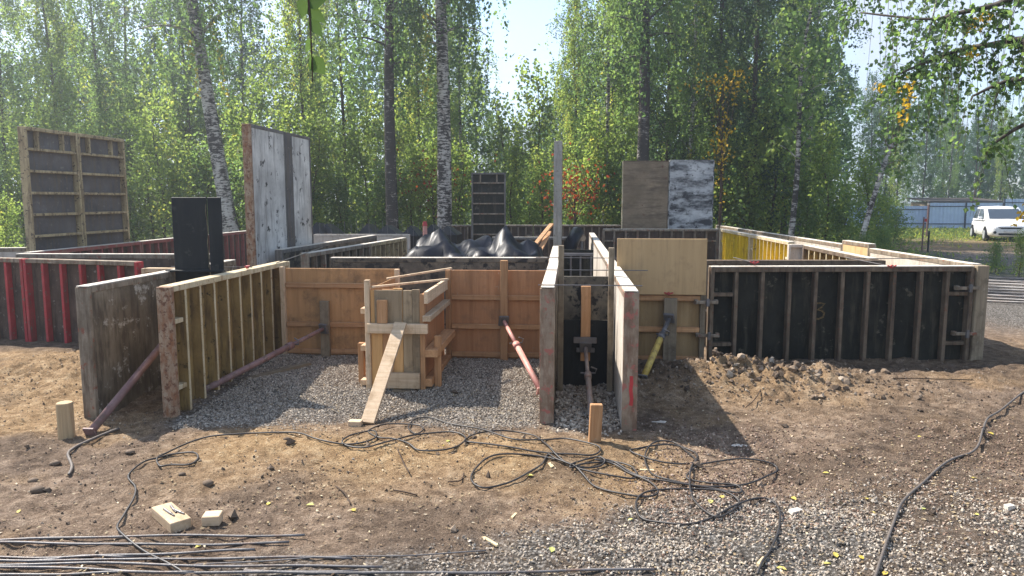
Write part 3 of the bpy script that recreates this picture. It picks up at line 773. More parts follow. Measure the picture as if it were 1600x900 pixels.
# -- tie rods with red wing nuts
def tie(label, a, b, nuts, group=None, r=.0055):
    a = Vector(a); b = Vector(b)
    e = thing('tie_rod', label, 'tie rod', a, 0, group)
    dv = b - a
    MB().tube([(0, 0, 0), dv], r, 6).obj('rod', M['steel_dark'], e)
    for f in nuts:
        p = dv * f; d = dv.normalized()
        s = d.cross(Vector((0, 0, 1))).normalized()
        m = MB(); m.tube([p - d * .012, p + d * .012], .019, 8)
        for q in (-1, 1):
            m.beam(p + s * q * .02, p + s * q * .05 + Vector((0, 0, .012)), .02, .013, c=.002)
        m.obj('wing_nut', M['red_paint'], e)
    return e
def P3(px, py, Y): return ony(px, py, Y)
tie('red-nutted tie rod on the dark panel, beside its first ribs', onF(1180, 411, -.17) , Vector((onF(1182, 411).x, 9.86, 1.13)), (.03,))
tie('red-nutted tie rod on the dark panel, toward its corner post', onF(1396, 417, -.17), Vector((onF(1392, 417).x - .1, 9.95, 1.13)), (.03,))
tie('thin rod across the channel top at its open end', (-.27, 6.62, 1.117), (.66, 6.62, 1.117), ())
tie('thin rod across the channel behind the upright battens', (-.32, 7.95, 1.127), (.85, 7.98, 1.127), ())
tie('thin rod across the channel above the dark crate panel', (-.4, 9.1, 1.17), (.75, 9.1, 1.17), (.9,))
tie('red-nutted tie rod below the beige plywood edge', (1.16, 8.58, .80), (1.16, 9.7, .80), (.02,))
tie('red-nutted tie rod through the ribbed panel beside the black board', (-4.5, 8.05, 1.125), (-3.55, 8.05, 1.125), (.94,))
tie('long bare bar lying across the right room tops', P3(1330, 404, 9.8), P3(1470, 404, 10.1), ())
tie('bare bar crossing from whitewashed panel to timber boxing', onz(432, 411, 1.13), onz(505, 386, 1.13), (), r=.006)

# ================================================================== TIMBER BOXING
def wb(e, name, mat, x0, x1, y0, y1, z0, z1, c=.004):
    """box given in world coordinates, as a part of thing e (unrotated)"""
    l = e.location
    return MB().box(x0 - l.x, x1 - l.x, y0 - l.y, y1 - l.y, z0 - l.z, z1 - l.z, c).obj(name, M[mat], e)
def wbeam(e, name, mat, p0, p1, w, h, up=(0, 0, 1)):
    l = e.location
    return MB().beam(Vector(p0) - l, Vector(p1) - l, w, h, up).obj(name, M[mat], e)
ZR = -.03
e = thing('plywood_shutter', 'ochre plywood shutter with three battens beside the yellow ribbed panel', 'shutter', (-2.72, 8.75, ZR))
wb(e, 'sheet', 'ply_orange_dark', -3.50, -2.03, 8.76, 8.78, ZR - .02, 1.05)
for z in (.03, .365, .845):
    wb(e, 'batten', 'wood_warm_x', -3.44, -2.09, 8.715, 8.758, z - .028, z + .028)
wb(e, 'post', 'wood_z', -3.50, -3.445, 8.70, 8.758, ZR, 1.07); wb(e, 'post', 'wood_z', -2.085, -2.03, 8.70, 8.758, ZR, 1.05)
wb(e, 'upright', 'wood_old_z', -3.0, -2.89, 8.66, 8.712, ZR, .66)
e = thing('plywood_shutter', 'reddish orange plywood shutter braced by the red prop', 'shutter', (-.9, 8.72, ZR))
wb(e, 'sheet', 'ply_orange', -1.46, -.26, 8.73, 8.75, ZR - .02, 1.045)
for z in (.03, .37, .72):
    wb(e, 'batten', 'wood_warm_x', -1.395, -.27, 8.685, 8.728, z - .028, z + .028)
wb(e, 'post', 'wood_warm_z', -1.46, -1.40, 8.67, 8.728, ZR, 1.05)
wb(e, 'upright', 'wood_warm_z', -.80, -.71, 8.62, 8.682, ZR, 1.17)
# projecting box
e = thing('timber_box', 'projecting pilaster box of vertical boards and plywood sides', 'timber box', (-1.78, 7.5, -.07))
bx = [(-2.035, -1.915, 'board_orange'), (-1.913, -1.80, 'wood_warm_z'), (-1.798, -1.70, 'board_orange'), (-1.698, -1.60, 'wood_mid_z'), (-1.598, -1.52, 'wood_mid_z')]
for i, (a, b, mm) in enumerate(bx):
    wb(e, 'plank', mm, a, b, 7.43 + .004 * (i % 2), 7.455, -.1, .955 + .01 * (i % 3))
wb(e, 'weathered_plank', 'wood_mid_z', -1.99, -1.70, 7.415, 7.428, .60, .958)
wb(e, 'corner_post', 'wood_z', -2.09, -2.037, 7.40, 7.46, -.1, 1.06)
wb(e, 'corner_post', 'wood_warm_z', -1.518, -1.47, 7.41, 7.46, -.1, .92)
wb(e, 'waler', 'wood_x', -2.06, -1.43, 7.355, 7.412, .515, .615)
wb(e, 'upright', 'wood_warm_z', -1.955, -1.85, 7.37, 7.414, .617, .86)
wb(e, 'foot_board', 'wood_x', -1.86, -1.52, 7.36, 7.41, -.06, .10)
# sides
wb(e, 'side_sheet', 'ply_orange', -1.50, -1.485, 7.465, 8.70, -.1, .92)
wb(e, 'side_sheet', 'ply_orange_dark', -2.09, -2.075, 7.465, 8.70, -.1, .95)
wb(e, 'side_plank', 'wood_y', -1.47, -1.43, 7.40, 8.66, .82, .945)
wb(e, 'side_batten', 'wood_y', -1.483, -1.40, 7.38, 8.66, .64, .70)
wb(e, 'side_batten', 'wood_warm_y', -1.483, -1.34, 7.42, 8.66, .26, .34)
wb(e, 'side_batten', 'wood_warm_y', -1.483, -1.40, 7.42, 8.66, -.05, .03)
wb(e, 'side_batten', 'wood_y', -2.17, -2.092, 7.50, 8.70, .30, .36)
wb(e, 'side_batten', 'wood_y', -2.15, -2.092, 7.46, 8.70, .70, .76)
wb(e, 'side_batten', 'wood_y', -2.17, -2.092, 7.46, 8.70, -.06, .0)
wb(e, 'stub_post', 'wood_warm_z', -1.398, -1.33, 7.55, 7.61, -.1, .46)
wb(e, 'stub_post', 'wood_warm_z', -2.235, -2.172, 7.62, 7.68, -.1, .36)
lt = thing('lath', 'pale thin lath lying across the top of the projecting box', 'lath', (-1.7, 7.5, 1.0))
l = lt.location
MB().beam(Vector((-2.02, 7.43, .985)) - l, Vector((-1.36, 8.25, .985)) - l, .035, .022).obj('strip', M['wood_x'], lt)
lt2 = thing('lath', 'second pale lath bridging box and plywood shutter corner', 'lath', (-1.5, 8.3, 1.0)); l = lt2.location
MB().beam(Vector((-2.06, 8.25, .985)) - l, Vector((-1.40, 8.78, 1.06)) - l, .035, .022).obj('strip', M['wood_x'], lt2)
br = thing('plank_brace', 'pale plank leaning against the projecting box', 'plank', (-1.7, 6.5, -.1)); l = br.location
MB().beam(Vector((-1.80, 6.38, -.13)) - l, Vector((-1.84 + .14, 7.34, .63)) - l, .125, .032, (0, -1, .7)).obj('plank', M['wood_x'], br)
fb = thing('foot_block', 'short wood block wedged at the foot of the leaning plank', 'wood block', (-1.89, 6.36, g1(-1.89, 6.36)))
MB().box(-.075, .045, -.04, .04, -.03, .045, .004).obj('block', M['wood_x'], fb)

# beige plywood assembly on the right of the channel
e = thing('plywood_shutter', 'tall beige plywood shutter with a smooth upper sheet beside the dark panel', 'shutter', (1.1, 8.7, -.03))
wb(e, 'upper_sheet', 'ply_beige', .56, 1.585, 8.615, 8.633, .785, 1.435)
wb(e, 'lower_sheet', 'ply_ochre', .62, 1.59, 8.70, 8.718, -.06, 1.2)
for z in (.02, .37, .74):
    wb(e, 'batten', 'wood_warm_x', .62, 1.53, 8.64, 8.698, z - .03, z + .03)
wb(e, 'post', 'wood_old_z', 1.532, 1.59, 8.636, 8.698, -.06, .80)
wb(e, 'upright', 'wood_old_z', 1.11, 1.26, 8.585, 8.638, -.08, .745)

# stop-end boards
e = thing('stop_end_board', 'black laminated stop-end board rising above the left wall pair', 'stop-end board', (-4.0, 7.73, -.15))
wb(e, 'board', 'panel_black', -4.275, -3.885, 7.72, 7.74, -.15, 1.905)
wb(e, 'board', 'panel_black', -3.872, -3.722, 7.715, 7.735, -.15, 1.905)
wb(e, 'base_lip', 'panel_black', -4.34, -3.70, 7.64, 7.714, 1.105, 1.125)
m = MB(); vs, fs = ribbon([(.115, 1.30), (.122, 1.42), (.112, 1.55), (.122, 1.68), (.118, 1.80), (.108, 1.9), (.113, 1.98)], .011, -.018); m.add(vs, fs); m.obj('scratch', M['scratch'], e)
e = thing('stop_end_board', 'dark stop-end board closing the channel with a timber upright', 'stop-end board', (.18, 7.75, -.2))
wb(e, 'board', 'panel_black', -.11, .462, 7.72, 7.745, -.25, .62)
wb(e, 'board', 'ply_mottle', -.11, .462, 7.715, 7.742, .625, 1.085)
wb(e, 'upright', 'wood_warm_z', .135, .235, 7.64, 7.712, .2, .99)
wb(e, 'bracket', 'steel_dark', .06, .30, 7.58, 7.635, .40, .46)
wb(e, 'bracket', 'steel_dark', .09, .28, 7.60, 7.636, .30, .345)
for lab, x0, x1, zt in (('slim upright batten in the channel on the red prop side', -.103, -.045, 1.42), ('slim upright batten in the channel on the beige plywood side', .405, .462, 1.40)):
    e = thing('batten', lab, 'batten', ((x0 + x1) / 2, 7.5, g1(.2, 7.5) - .08))
    wb(e, 'strip', 'wood_old_z', x0, x1, 7.47, 7.53, -.2, zt)
e = thing('dark_crate_panel', 'dark gridded panel blocking the channel further back', 'panel', (.17, 9.3, -.1))
wb(e, 'sheet', 'ply_dark', -.105, .31, 9.26, 9.28, -.1, 1.26)
for z in (.3, .75, 1.2):
    wb(e, 'bar', 'steel_dark', -.105, .31, 9.215, 9.258, z - .02, z + .02)
for xx in (-.08, .03, .15, .28):
    wb(e, 'slat', 'steel_dark', xx - .012, xx + .012, 9.235, 9.256, .32, 1.18)

# ================================================================== PROPS
def prop(label, a, b, mat, mat2, r=.032, split=.6, plate=True):
    a = Vector(a); b = Vector(b); dv = b - a; d = dv.normalized()
    e = thing('push_pull_prop', label, 'prop', a)
    MB().tube([(0, 0, 0), dv * split], r, 12).obj('outer_tube', M[mat], e, True)
    MB().tube([dv * split * .98, dv], r * .72, 12).obj('inner_tube', M[mat2], e, True)
    MB().tube([dv * split - d * .05, dv * split + d * .03], r * 1.28, 12).obj('collar', M[mat2], e, True)
    p = dv * (split + .03); s = d.cross(Vector((0, 0, 1))).normalized(); u = s.cross(d)
    m = MB(); m.tube([p - s * .07, p + s * .075, p + s * .085 + u * .05, p + s * .03 + u * .075], .008, 6); m.obj('pin', M['steel_dark'], e)
    if plate:
        MB().beam(dv - d * .02, dv + d * .012, .12, .12, c=.004).obj('head_plate', M['steel_dark'], e)
    MB().beam(-d * .01, d * .012, .10, .10, c=.004).obj('foot_plate', M[mat2], e)
    return e
prop('brownish steel prop running up between the two left wall panels', ong(141, 676, .03), (-3.98, 7.68, .82), 'pole_violet', 'pole_violet', .036, .65)
prop('long violet-brown prop along the gravel to the ochre shutter', ong(306, 616, .03), (-2.945, 8.63, .33), 'pole_violet', 'pole_violet', .034, .70)
prop('faded red prop bracing the reddish orange shutter', ong(846, 612, .03), (-.757, 8.60, .46), 'pole_red', 'pole_red', .032, .62)
prop('grey-brown prop standing in the channel behind the timber stake', (.225, 6.5, g1(.22, 6.5) - .01), (.185, 7.6, .36), 'pole_grey', 'pole_grey', .028, .6)
prop('worn yellow prop reaching the beige shutter', (.80, 7.75, g1(.8, 7.75) - .01), (1.17, 8.57, .52), 'pole_yellow', 'steel_dark', .036, .68)

# ================================================================== STAKES, BLOCKS
def stake(label, px, py, w, h, tilt, mat, dpt=.07):
    p = ong(px, py); e = thing('stake', label, 'stake', (p.x, p.y, p.z))
    e.rotation_euler = (tilt[0], tilt[1], .15)
    m = MB(); 
    if dpt > .1:
        m.tube([(0, 0, -.15), (0, 0, h - .008), (0, 0, h)], [w / 2 * 1.03, w / 2, w / 2 * .93], 14)
    else:
        m.box(-w / 2, w / 2, -dpt / 2, dpt / 2, -.15, h, .006)
    m.obj('timber', M[mat], e)
    return e
stake('round tan log stub driven beside the cement-smeared panel', 105, 684, .13, .31, (0, 0), 'wood_tan_z', .12)
stake('split timber stake standing before the narrow channel', 929, 690, .10, .32, (.04, .03), 'wood_warm_z', .05)

def gblock(label, c, size, rz, mat, tools=False):
    e = thing('wood_block', label, 'wood block', (c.x, c.y, g1(c.x, c.y) - .004), rz)
    MB().box(-size[0] / 2, size[0] / 2, -size[1] / 2, size[1] / 2, 0, size[2], .004).obj('block', M[mat], e)
    return e
p = ong(270, 820); rzb = R(-42)
gblock('longer pale wood block with pencils lying on it', Vector((p.x - .04, p.y + .06, 0)), (.34, .125, .066), rzb, 'wood_x')
q = ong(329, 822); gblock('small pale wood offcut beside the longer block', Vector((q.x, q.y + .03, 0)), (.105, .10, .062), R(12), 'wood_x')
for i, (ox, oy, ln) in enumerate(((-.03, .025, .13), (.0, -.012, .15), (.03, .035, .12))):
    c, s = math.cos(rzb), math.sin(rzb)
    X = p.x - .04 + c * ox - s * oy; Y = p.y + .06 + s * ox + c * oy
    zt = g1(p.x - .04, p.y + .06) - .004 + .062 + .0085
    e = thing('marker_pen', 'dark thick marking pen lying on the longer wood block', 'pen', (X, Y, zt), rzb + R(-6 + 9 * i), 'marking pens on the wood block')
    MB().tube([(-ln / 2, 0, 0), (ln * .25, 0, 0)], .0085, 8).obj('barrel', M['steel_dark'], e)
    MB().tube([(ln * .25, 0, 0), (ln / 2, 0, 0)], [.0065, .0055], 8).obj('cap', M['cable'], e)

# loose offcuts
def offcut(label, px, py, size, rz, mat, name='wood_offcut', cat='offcut', group=None):
    c = ong(px, py)
    e = thing(name, label, cat, (c.x, c.y, g1(c.x, c.y) - .003), R(rz), group); e.rotation_euler = (rnd.uniform(-.1, .1), rnd.uniform(-.1, .1), R(rz))
    l_, w_, h_ = size
    vs = [(-l_ / 2, -w_ / 2, 0), (l_ / 2, -w_ * .35, 0), (l_ * .46, w_ / 2, 0), (-l_ * .42, w_ * .42, 0)]
    vs = vs + [(a * .96, b * .95, h_) for a, b, _ in vs]
    MB().add(vs, [(0, 3, 2, 1), (4, 5, 6, 7), (0, 1, 5, 4), (1, 2, 6, 5), (2, 3, 7, 6), (3, 0, 4, 7)]).obj('piece', M[mat], e)
offcut('yellowish chip standing among the cable loops', 861, 727, (.03, .09, .012), 20, 'chip')
offcut('yellowish wood chip inside the raised cable loop', 1010, 735, (.12, .03, .012), 8, 'chip')
offcut('torn pale bark strip lying on reddish chips', 1165, 693, (.28, .07, .008), -6, 'sheet_scrap', 'bark_strip', 'bark')
offcut('torn pale scrap at the foot of the red-streaked end post', 1030, 658, (.12, .07, .006), -30, 'sheet_scrap', 'scrap', 'scrap')
offcut('thin wood splinter on bare soil below the coil', 766, 846, (.16, .022, .01), -50, 'chip')
offcut('short wood splinter beside the coil edge', 803, 806, (.10, .018, .01), 75, 'chip')
offcut('pale wood scrap touching the thin end of the coil', 1190, 876, (.11, .03, .016), 55, 'chip')
offcut('grey stone-like scrap beyond the cable end', 1242, 801, (.10, .05, .02), 30, 'sheet_scrap', 'scrap', 'scrap')
offcut('white foam scrap at the right edge of the stony ground', 1577, 795, (.06, .05, .03), 10, 'sheet_scrap', 'foam_scrap', 'scrap')
offcut('short board lying on gravel below the projecting box', 628, 612, (.19, .07, .02), 8, 'wood_old_x')
offcut('flat plank end half buried by the violet-brown prop', 430, 583, (.9, .09, .03), 50, 'wood_old_x')
# half bricks / dark clods
for i, (px, py, s) in enumerate(((204, 707, .06), (86, 726, .07), (53, 752, .06), (449, 687, .05), (326, 757, .07), (60, 768, .08), (285, 742, .04), (985, 684, .05), (1275, 602, .13), (1210, 590, .11))):
    c = ong(px, py); vs = ICO_V * (1 + .5 * (rng.random((12, 1)) - .5)) * np.array([1.2, .9, .6]) * s * .6
    o = npmesh('earth_lump', vs, ICO_F, M['clod'], None, dict(tint=np.full(12, .25 + .3 * rnd.random())), True)
    o.location = (c.x, c.y, c.z + s * .12)
    tag(o, 'dark brown lump of earth lying loose on the soil', 'earth lump', 'loose earth lumps')

# ================================================================== CABLES, BARS, TWIGS
def cr(pts, n=8):
    P = [Vector(p) for p in pts]; out = []
    for i in range(len(P) - 1):
        p0, p1, p2, p3 = P[max(i - 1, 0)], P[i], P[i + 1], P[min(i + 2, len(P) - 1)]
        for k in range(n):
            t = k / n
            out.append(.5 * ((2 * p1) + (p2 - p0) * t + (2 * p0 - 5 * p1 + 4 * p2 - p3) * t * t + (3 * p1 - p0 - 3 * p2 + p3) * t ** 3))
    out.append(P[-1]); return out
def ground_line(pxs, lift=0.0, n=8, r=.01, wob=.004):
    G = [ong(*p) for p in pxs]
    out = cr([(p.x, p.y, 0) for p in G], n)
    hs = gh(np.array([p.x for p in out]), np.array([p.y for p in out]))
    k = 4
    hm = np.array([hs[max(0, i - k):i + k + 1].max() for i in range(len(hs))]) * .6 + hs * .4
    hs = np.array([hm[max(0, i - k):i + k + 1].mean() for i in range(len(hm))])
    res = []
    for i, (p, h) in enumerate(zip(out, hs)):
        res.append(Vector((p.x, p.y, h + r * .8 + lift + wob * (1 + math.sin(i * .31)))))
    return res
coil = [(287, 897), (255, 881), (225, 866), (195, 842), (184, 828), (195, 805), (210, 785), (212, 765), (201, 745), (222, 728), (245, 719), (270, 711), (300, 711), (310, 717), (298, 727), (268, 730), (250, 727), (246, 719), (262, 709), (288, 699), (318, 687), (350, 682), (400, 679), (462, 680), (495, 688), (535, 696), (570, 695), (588, 685), (583, 677), (556, 680), (536, 691), (541, 701), (575, 703), (612, 692), (650, 682), (700, 679), (727, 687), (715, 700), (690, 709), (655, 707), (640, 697), (615, 690), (590, 685), (576, 676), (605, 668), (650, 667), (662, 673), (650, 681), (638, 672), (648, 658), (672, 655), (700, 663), (745, 674), (800, 689), (840, 692), (880, 691), (925, 697), (938, 706), (925, 715), (895, 714), (850, 709), (800, 702), (752, 695), (728, 690), (745, 680), (790, 677), (830, 682), (852, 697), (868, 713), (895, 731), (935, 744), (975, 750), (995, 745), (985, 733), (955, 726), (915, 728), (892, 735), (897, 724), (930, 716), (945, 724), (935, 732), (905, 733), (870, 722), (856, 712), (846, 730), (818, 748), (785, 761), (755, 765), (737, 755), (741, 737), (762, 719), (800, 712), (850, 716), (890, 728), (910, 745), (930, 762), (965, 774), (1005, 778), (1028, 771), (1015, 756), (985, 742), (960, 728), (930, 722), (960, 724), (1000, 750), (1050, 757), (1110, 768), (1155, 772), (1150, 762), (1110, 756), (1075, 752), (1078, 738), (1100, 727), (1150, 722), (1195, 724), (1214, 735), (1203, 750), (1165, 760), (1110, 764), (1060, 757), (1022, 745), (1008, 725), (1012, 703), (1030, 692), (1055, 694), (1075, 712), (1086, 724), (1060, 728), (1020, 722), (985, 707), (1000, 701), (1050, 700), (1085, 710), (1088, 722), (1078, 745), (1080, 775), (1100, 802), (1125, 812), (1150, 795), (1152, 780), (1120, 770), (1060, 765), (1010, 772), (994, 790), (1000, 808), (1030, 821), (1070, 823), (1110, 814), (1145, 796), (1180, 780), (1203, 783), (1217, 803), (1216, 832), (1203, 862), (1190, 885), (1183, 902)]
o = MB().tube(ground_line(coil, .002, 7, .0068, .005), .0070, 7).obj('coiled_cable', M['cable'], None, True)
tag(o, 'long black cable lying in tangled loops on the soil', 'cable')
o = MB().tube(ground_line([(1606, 610), (1570, 640), (1545, 656), (1535, 680), (1525, 702), (1490, 719), (1465, 735), (1440, 757), (1410, 790), (1397, 815), (1388, 840), (1375, 880), (1366, 905)], 0, 8, .009), .0092, 7).obj('single_cable', M['cable_old'], None, True)
tag(o, 'dusty single cable winding over the stony ground', 'cable')
o = MB().tube(ground_line([(186, 672), (150, 687), (120, 700), (107, 713), (113, 730), (108, 745)], 0, 8, .011), [.012] * 40 + [.008], 6).obj('crooked_stick', M['cable_old'], None, True)
tag(o, 'crooked greyish stick lying below the round log stub', 'stick')
for pts in ([(525, 762), (540, 778), (548, 790)], [(622, 705), (630, 725), (640, 745)], [(615, 768), (635, 772), (652, 775)], [(1165, 640), (1180, 634), (1188, 625)], [(1395, 588), (1440, 596), (1520, 600)], [(700, 757), (720, 752), (725, 742)]):
    o = MB().tube(ground_line(pts, 0, 6, .006), .0055, 5).obj('twig', M['twig'], None, True)
    tag(o, 'small brown twig lying on the bare soil', 'twig', 'twigs on the soil')
rods = [((-20, 847), (478, 840)), ((-20, 853), (452, 852)), ((-20, 871), (395, 863)), ((-20, 874), (550, 873)), ((-20, 884), (600, 886)), ((-20, 888), (560, 893)), ((-20, 897), (300, 896)), ((-20, 878), (230, 872)), ((300, 889), (760, 860)), ((380, 898), (1022, 897))]
for i, (a, b) in enumerate(rods):
    A = ong(*a); B = ong(*b); n = 24
    pts = []
    for k in range(n + 1):
        t = k / n; X = A.x + (B.x - A.x) * t; Y = A.y + (B.y - A.y) * t + .022 * math.sin(t * 4.3 + i * 1.7) + .008 * math.sin(t * 13 + i)
        pts.append(Vector((X, Y, g1(X, Y))))
    # a stiff bar rests on the high spots: smooth the heights
    zs = [p.z for p in pts]
    zs2 = [max(zs[max(0, k - 4):k + 5]) - .004 for k in range(n + 1)]
    zs3 = [sum(zs2[max(0, k - 4):k + 5]) / len(zs2[max(0, k - 4):k + 5]) for k in range(n + 1)]
    for p, z in zip(pts, zs3): p.z = z + .008
    r = .0075 if i not in (8,) else .004
    o = MB().tube(pts, r, 7).obj('steel_bar', M['steel_dark' if i % 3 else 'rebar_grey'], None, True)
    if i == 8: tag(o, 'thin dark wire-like bar pointing away from the bundle', 'steel bar')
    elif i == 9: tag(o, 'ribbed steel bar lying beyond the end of the bundle', 'steel bar')
    else: tag(o, 'long dark steel bar lying in the bundle below the wood blocks', 'steel bar', 'steel bars below the wood blocks')
for i in range(26):
    px = 1538 + rnd.uniform(-3, 6); py = 432 + i * 1.55
    A = onz(px, py, .03); L_ = 5.5 + rnd.random()
    dr = Vector((.93, -.40 + rnd.uniform(-.14, .14), 0)).normalized()
    B = A + dr * L_; A = A - dr * rnd.uniform(0, .3)
    A.z = g1(A.x, A.y) + .02 + .02 * (i % 3); B.z = g1(B.x, B.y) + .02 + .02 * ((i + 1) % 3)
    o = MB().tube([A, (A + B) / 2 + Vector((0, 0, .01)), B], .016, 6).obj('steel_bar', M['steel_dark' if i % 4 else 'rebar_grey'], None, True)
    tag(o, 'grey steel bar in the stack by the gravel road', 'steel bar', 'steel bars stacked by the road')

# fallen leaves
LV = np.array([(0, 0, 0), (.25, .32, .10), (.62, .30, .13), (1, 0, .02), (.62, -.30, .13), (.25, -.32, .10), (.5, 0, .0)]) - np.array([.5, 0, 0])
LF = np.array([(0, 6, 1), (1, 6, 2), (2, 6, 3), (0, 5, 6), (5, 4, 6), (4, 3, 6)])
fl_px = [(1353, 780), (1443, 796), (1363, 802), (1293, 882), (1221, 890), (1383, 897), (1345, 872) , (1547, 678), (1436, 683), (1525, 805), (1522, 748), (1110, 785), (1128, 778), (985, 813), (862, 860), (420, 788), (485, 790), (552, 798), (1305, 868), (30, 800), (310, 855), (828, 744), (1480, 612), (165, 640), (1240, 780), (700, 690), (692, 697), (1290, 740)]
for i, (px, py) in enumerate(fl_px):
    c = ong(px, py); s = rnd.uniform(.035, .06)
    o = npmesh('fallen_leaf', LV * s, LF, M['fallen'], None, dict(tint=np.full(7, rnd.random())), True)
    o.location = (c.x, c.y, c.z + .006); o.rotation_euler = (rnd.uniform(-.2, .2), rnd.uniform(-.2, .2), rnd.uniform(0, 6.28))
    tag(o, 'yellow fallen leaf lying on the ground', 'leaf', 'fallen yellow leaves')

# ================================================================== BEHIND THE FIRST ROW
# tarpaulin heap
nx, ny = 30, 19
tx = np.linspace(-2.75, -.33, nx); ty = np.linspace(11.1, 13.6, ny)
TX, TY = np.meshgrid(tx, ty)
TX = TX + rng.uniform(-.03, .03, TX.shape); TY = TY + rng.uniform(-.05, .05, TY.shape)
def cone(x, y, px, py, h, s, k, ph):
    r = np.hypot(x - px, (y - py) * .75); a = np.arctan2(y - py, x - px)
    return h * np.clip(1 - r / s, 0, 1) ** 1.25 * (1 + .22 * np.abs(np.sin(a * k + ph)) * np.clip(r / s * 3, 0, 1))
TZ = np.maximum.reduce([cone(TX, TY, -2.1, 11.9, .34, .44, 2.5, 0), cone(TX, TY, -1.02, 11.95, .36, .42, 2, 1), cone(TX, TY, -1.5, 12.5, .2, .5, 2, 2), cone(TX, TY, -.55, 12.4, .14, .5, 2, 0), cone(TX, TY, -2.5, 12.5, .24, .4, 2, .5)])
fold = np.abs(((TX * 1.9 + TY * .9 + .5 * vnoise(TX * 2, TY * 2, 44)) % 1) - .5) * .30 + np.abs(((TX * .8 - TY * 1.7 + .6 * vnoise(TX * 1.5, TY * 1.5, 46)) % 1) - .5) * .22
TZ = .90 + TZ + fold + rng.uniform(-.012, .012, TZ.shape)
ed = np.minimum.reduce([(TX + 2.75) / .2, (-.33 - TX) / .2, (TY - 11.1) / .2, (13.6 - TY) / .25]); ed = np.clip(ed, 0, 1)
TZ = TZ - (1 - ed) ** 2 * (.95 + .2 * np.sin(TX * 21) * (TX < -2.5))
i2 = (np.arange(ny - 1)[:, None] * nx + np.arange(nx - 1)[None, :]).ravel()
o = npmesh('tarpaulin', np.stack([TX, TY, TZ], -1).reshape(-1, 3), np.stack([i2, i2 + 1, i2 + nx + 1, i2 + nx], -1), M['film'], None, None, True)
md = o.modifiers.new('thickness', 'SOLIDIFY'); md.thickness = .012
tag(o, 'blue-black tarpaulin draped in peaked folds inside the foundation', 'tarpaulin')

# black film tents
for i, (px, py, w, h) in enumerate(((497, 347, .50, .30), (513, 349, .50, .26), (576, 349, .46, .26), (606, 351, .60, .24), (643, 352, .44, .24), (676, 350, .55, .28), (700, 352, .5, .22))):
    Y = 17.6 + .25 * (i % 2); p = ony(px, py, Y)
    e = thing('film_tent', 'black film tent folded to a peak above the pale panel', 'film cover', (p.x, Y, -.05), 0, 'black film tents in a row')
    zt = p.z + .05
    vs = [(-w / 2, -.25, zt - h), (w / 2, -.25, zt - h), (w / 2 + .03, .45, zt - h), (-w / 2 - .02, .45, zt - h), (0, -.12, zt), (.03, .32, zt - .03), (-w / 2, -.25, 0), (w / 2, -.25, 0), (w / 2 + .03, .45, 0), (-w / 2 - .02, .45, 0)]
    MB().add(vs, [(0, 1, 4), (1, 2, 5, 4), (2, 3, 5), (3, 0, 4, 5), (6, 7, 1, 0), (7, 8, 2, 1), (8, 9, 3, 2), (9, 6, 0, 3)]).obj('film', M['film_black'], e)
# starter bars
for i in range(26):
    px = 497 + i * 9.6 + rnd.uniform(-2, 2); Y = 17.0 + .5 * (i % 3)
    p = ony(px, 345 + rnd.uniform(-3, 6), Y)
    o = MB().tube([(0, 0, 0), (rnd.uniform(-.02, .02), 0, p.z + .1)], .006, 5).obj('starter_bar', M['steel_dark'], None)
    o.location = (p.x, Y - .35, -.1)
    tag(o, 'thin upright starter bar rising above the far wall', 'steel bar', 'upright starter bars')
# orange post and leaning rusty boards
p = ony(664, 346, 16.6)
e = thing('orange_post', 'short orange post sticking up among the black film tents', 'post', (p.x, 16.6, -.05))
MB().tube([(0, 0, 0), (0, 0, p.z - .05)], .05, 10).obj('shaft', M['pole_red'], e); MB().tube([(0, 0, p.z - .05), (0, 0, p.z + .05)], [.06, .04], 10).obj('cap', M['red_paint'], e)
for i, (a, b) in enumerate((((862, 350), (820, 402)), ((858, 362), (838, 402)))):
    A = ony(a[0], a[1], 13.9); B = ony(b[0], b[1], 13.0)
    dr = (B - A).normalized(); B = A + dr * ((A.z + .02) / -dr.z)
    o = MB().beam(B, A, .09, .03).obj('leaning_board', M['wood_warm_x'], None); tag(o, 'rusty brown board leaning beside the slim tall panel', 'board', 'leaning rusty boards')
# dark blue sheet and timber beyond channel
e = thing('insulation_roll', 'dark blue film bundle lying beyond the channel', 'film bundle', (.05, 15.5, 0))
m = MB(); m.tube([(-.1, -.7, .55), (.0, -.3, .98), (.12, .2, 1.18), (.25, .6, 1.05)], [.10, .15, .14, .08], 9); m.obj('roll', M['film'], e, True)
MB().box(-.2, .3, -.6, .6, -.05, .75, .02).obj('pallet', M['wood_old_x'], e)

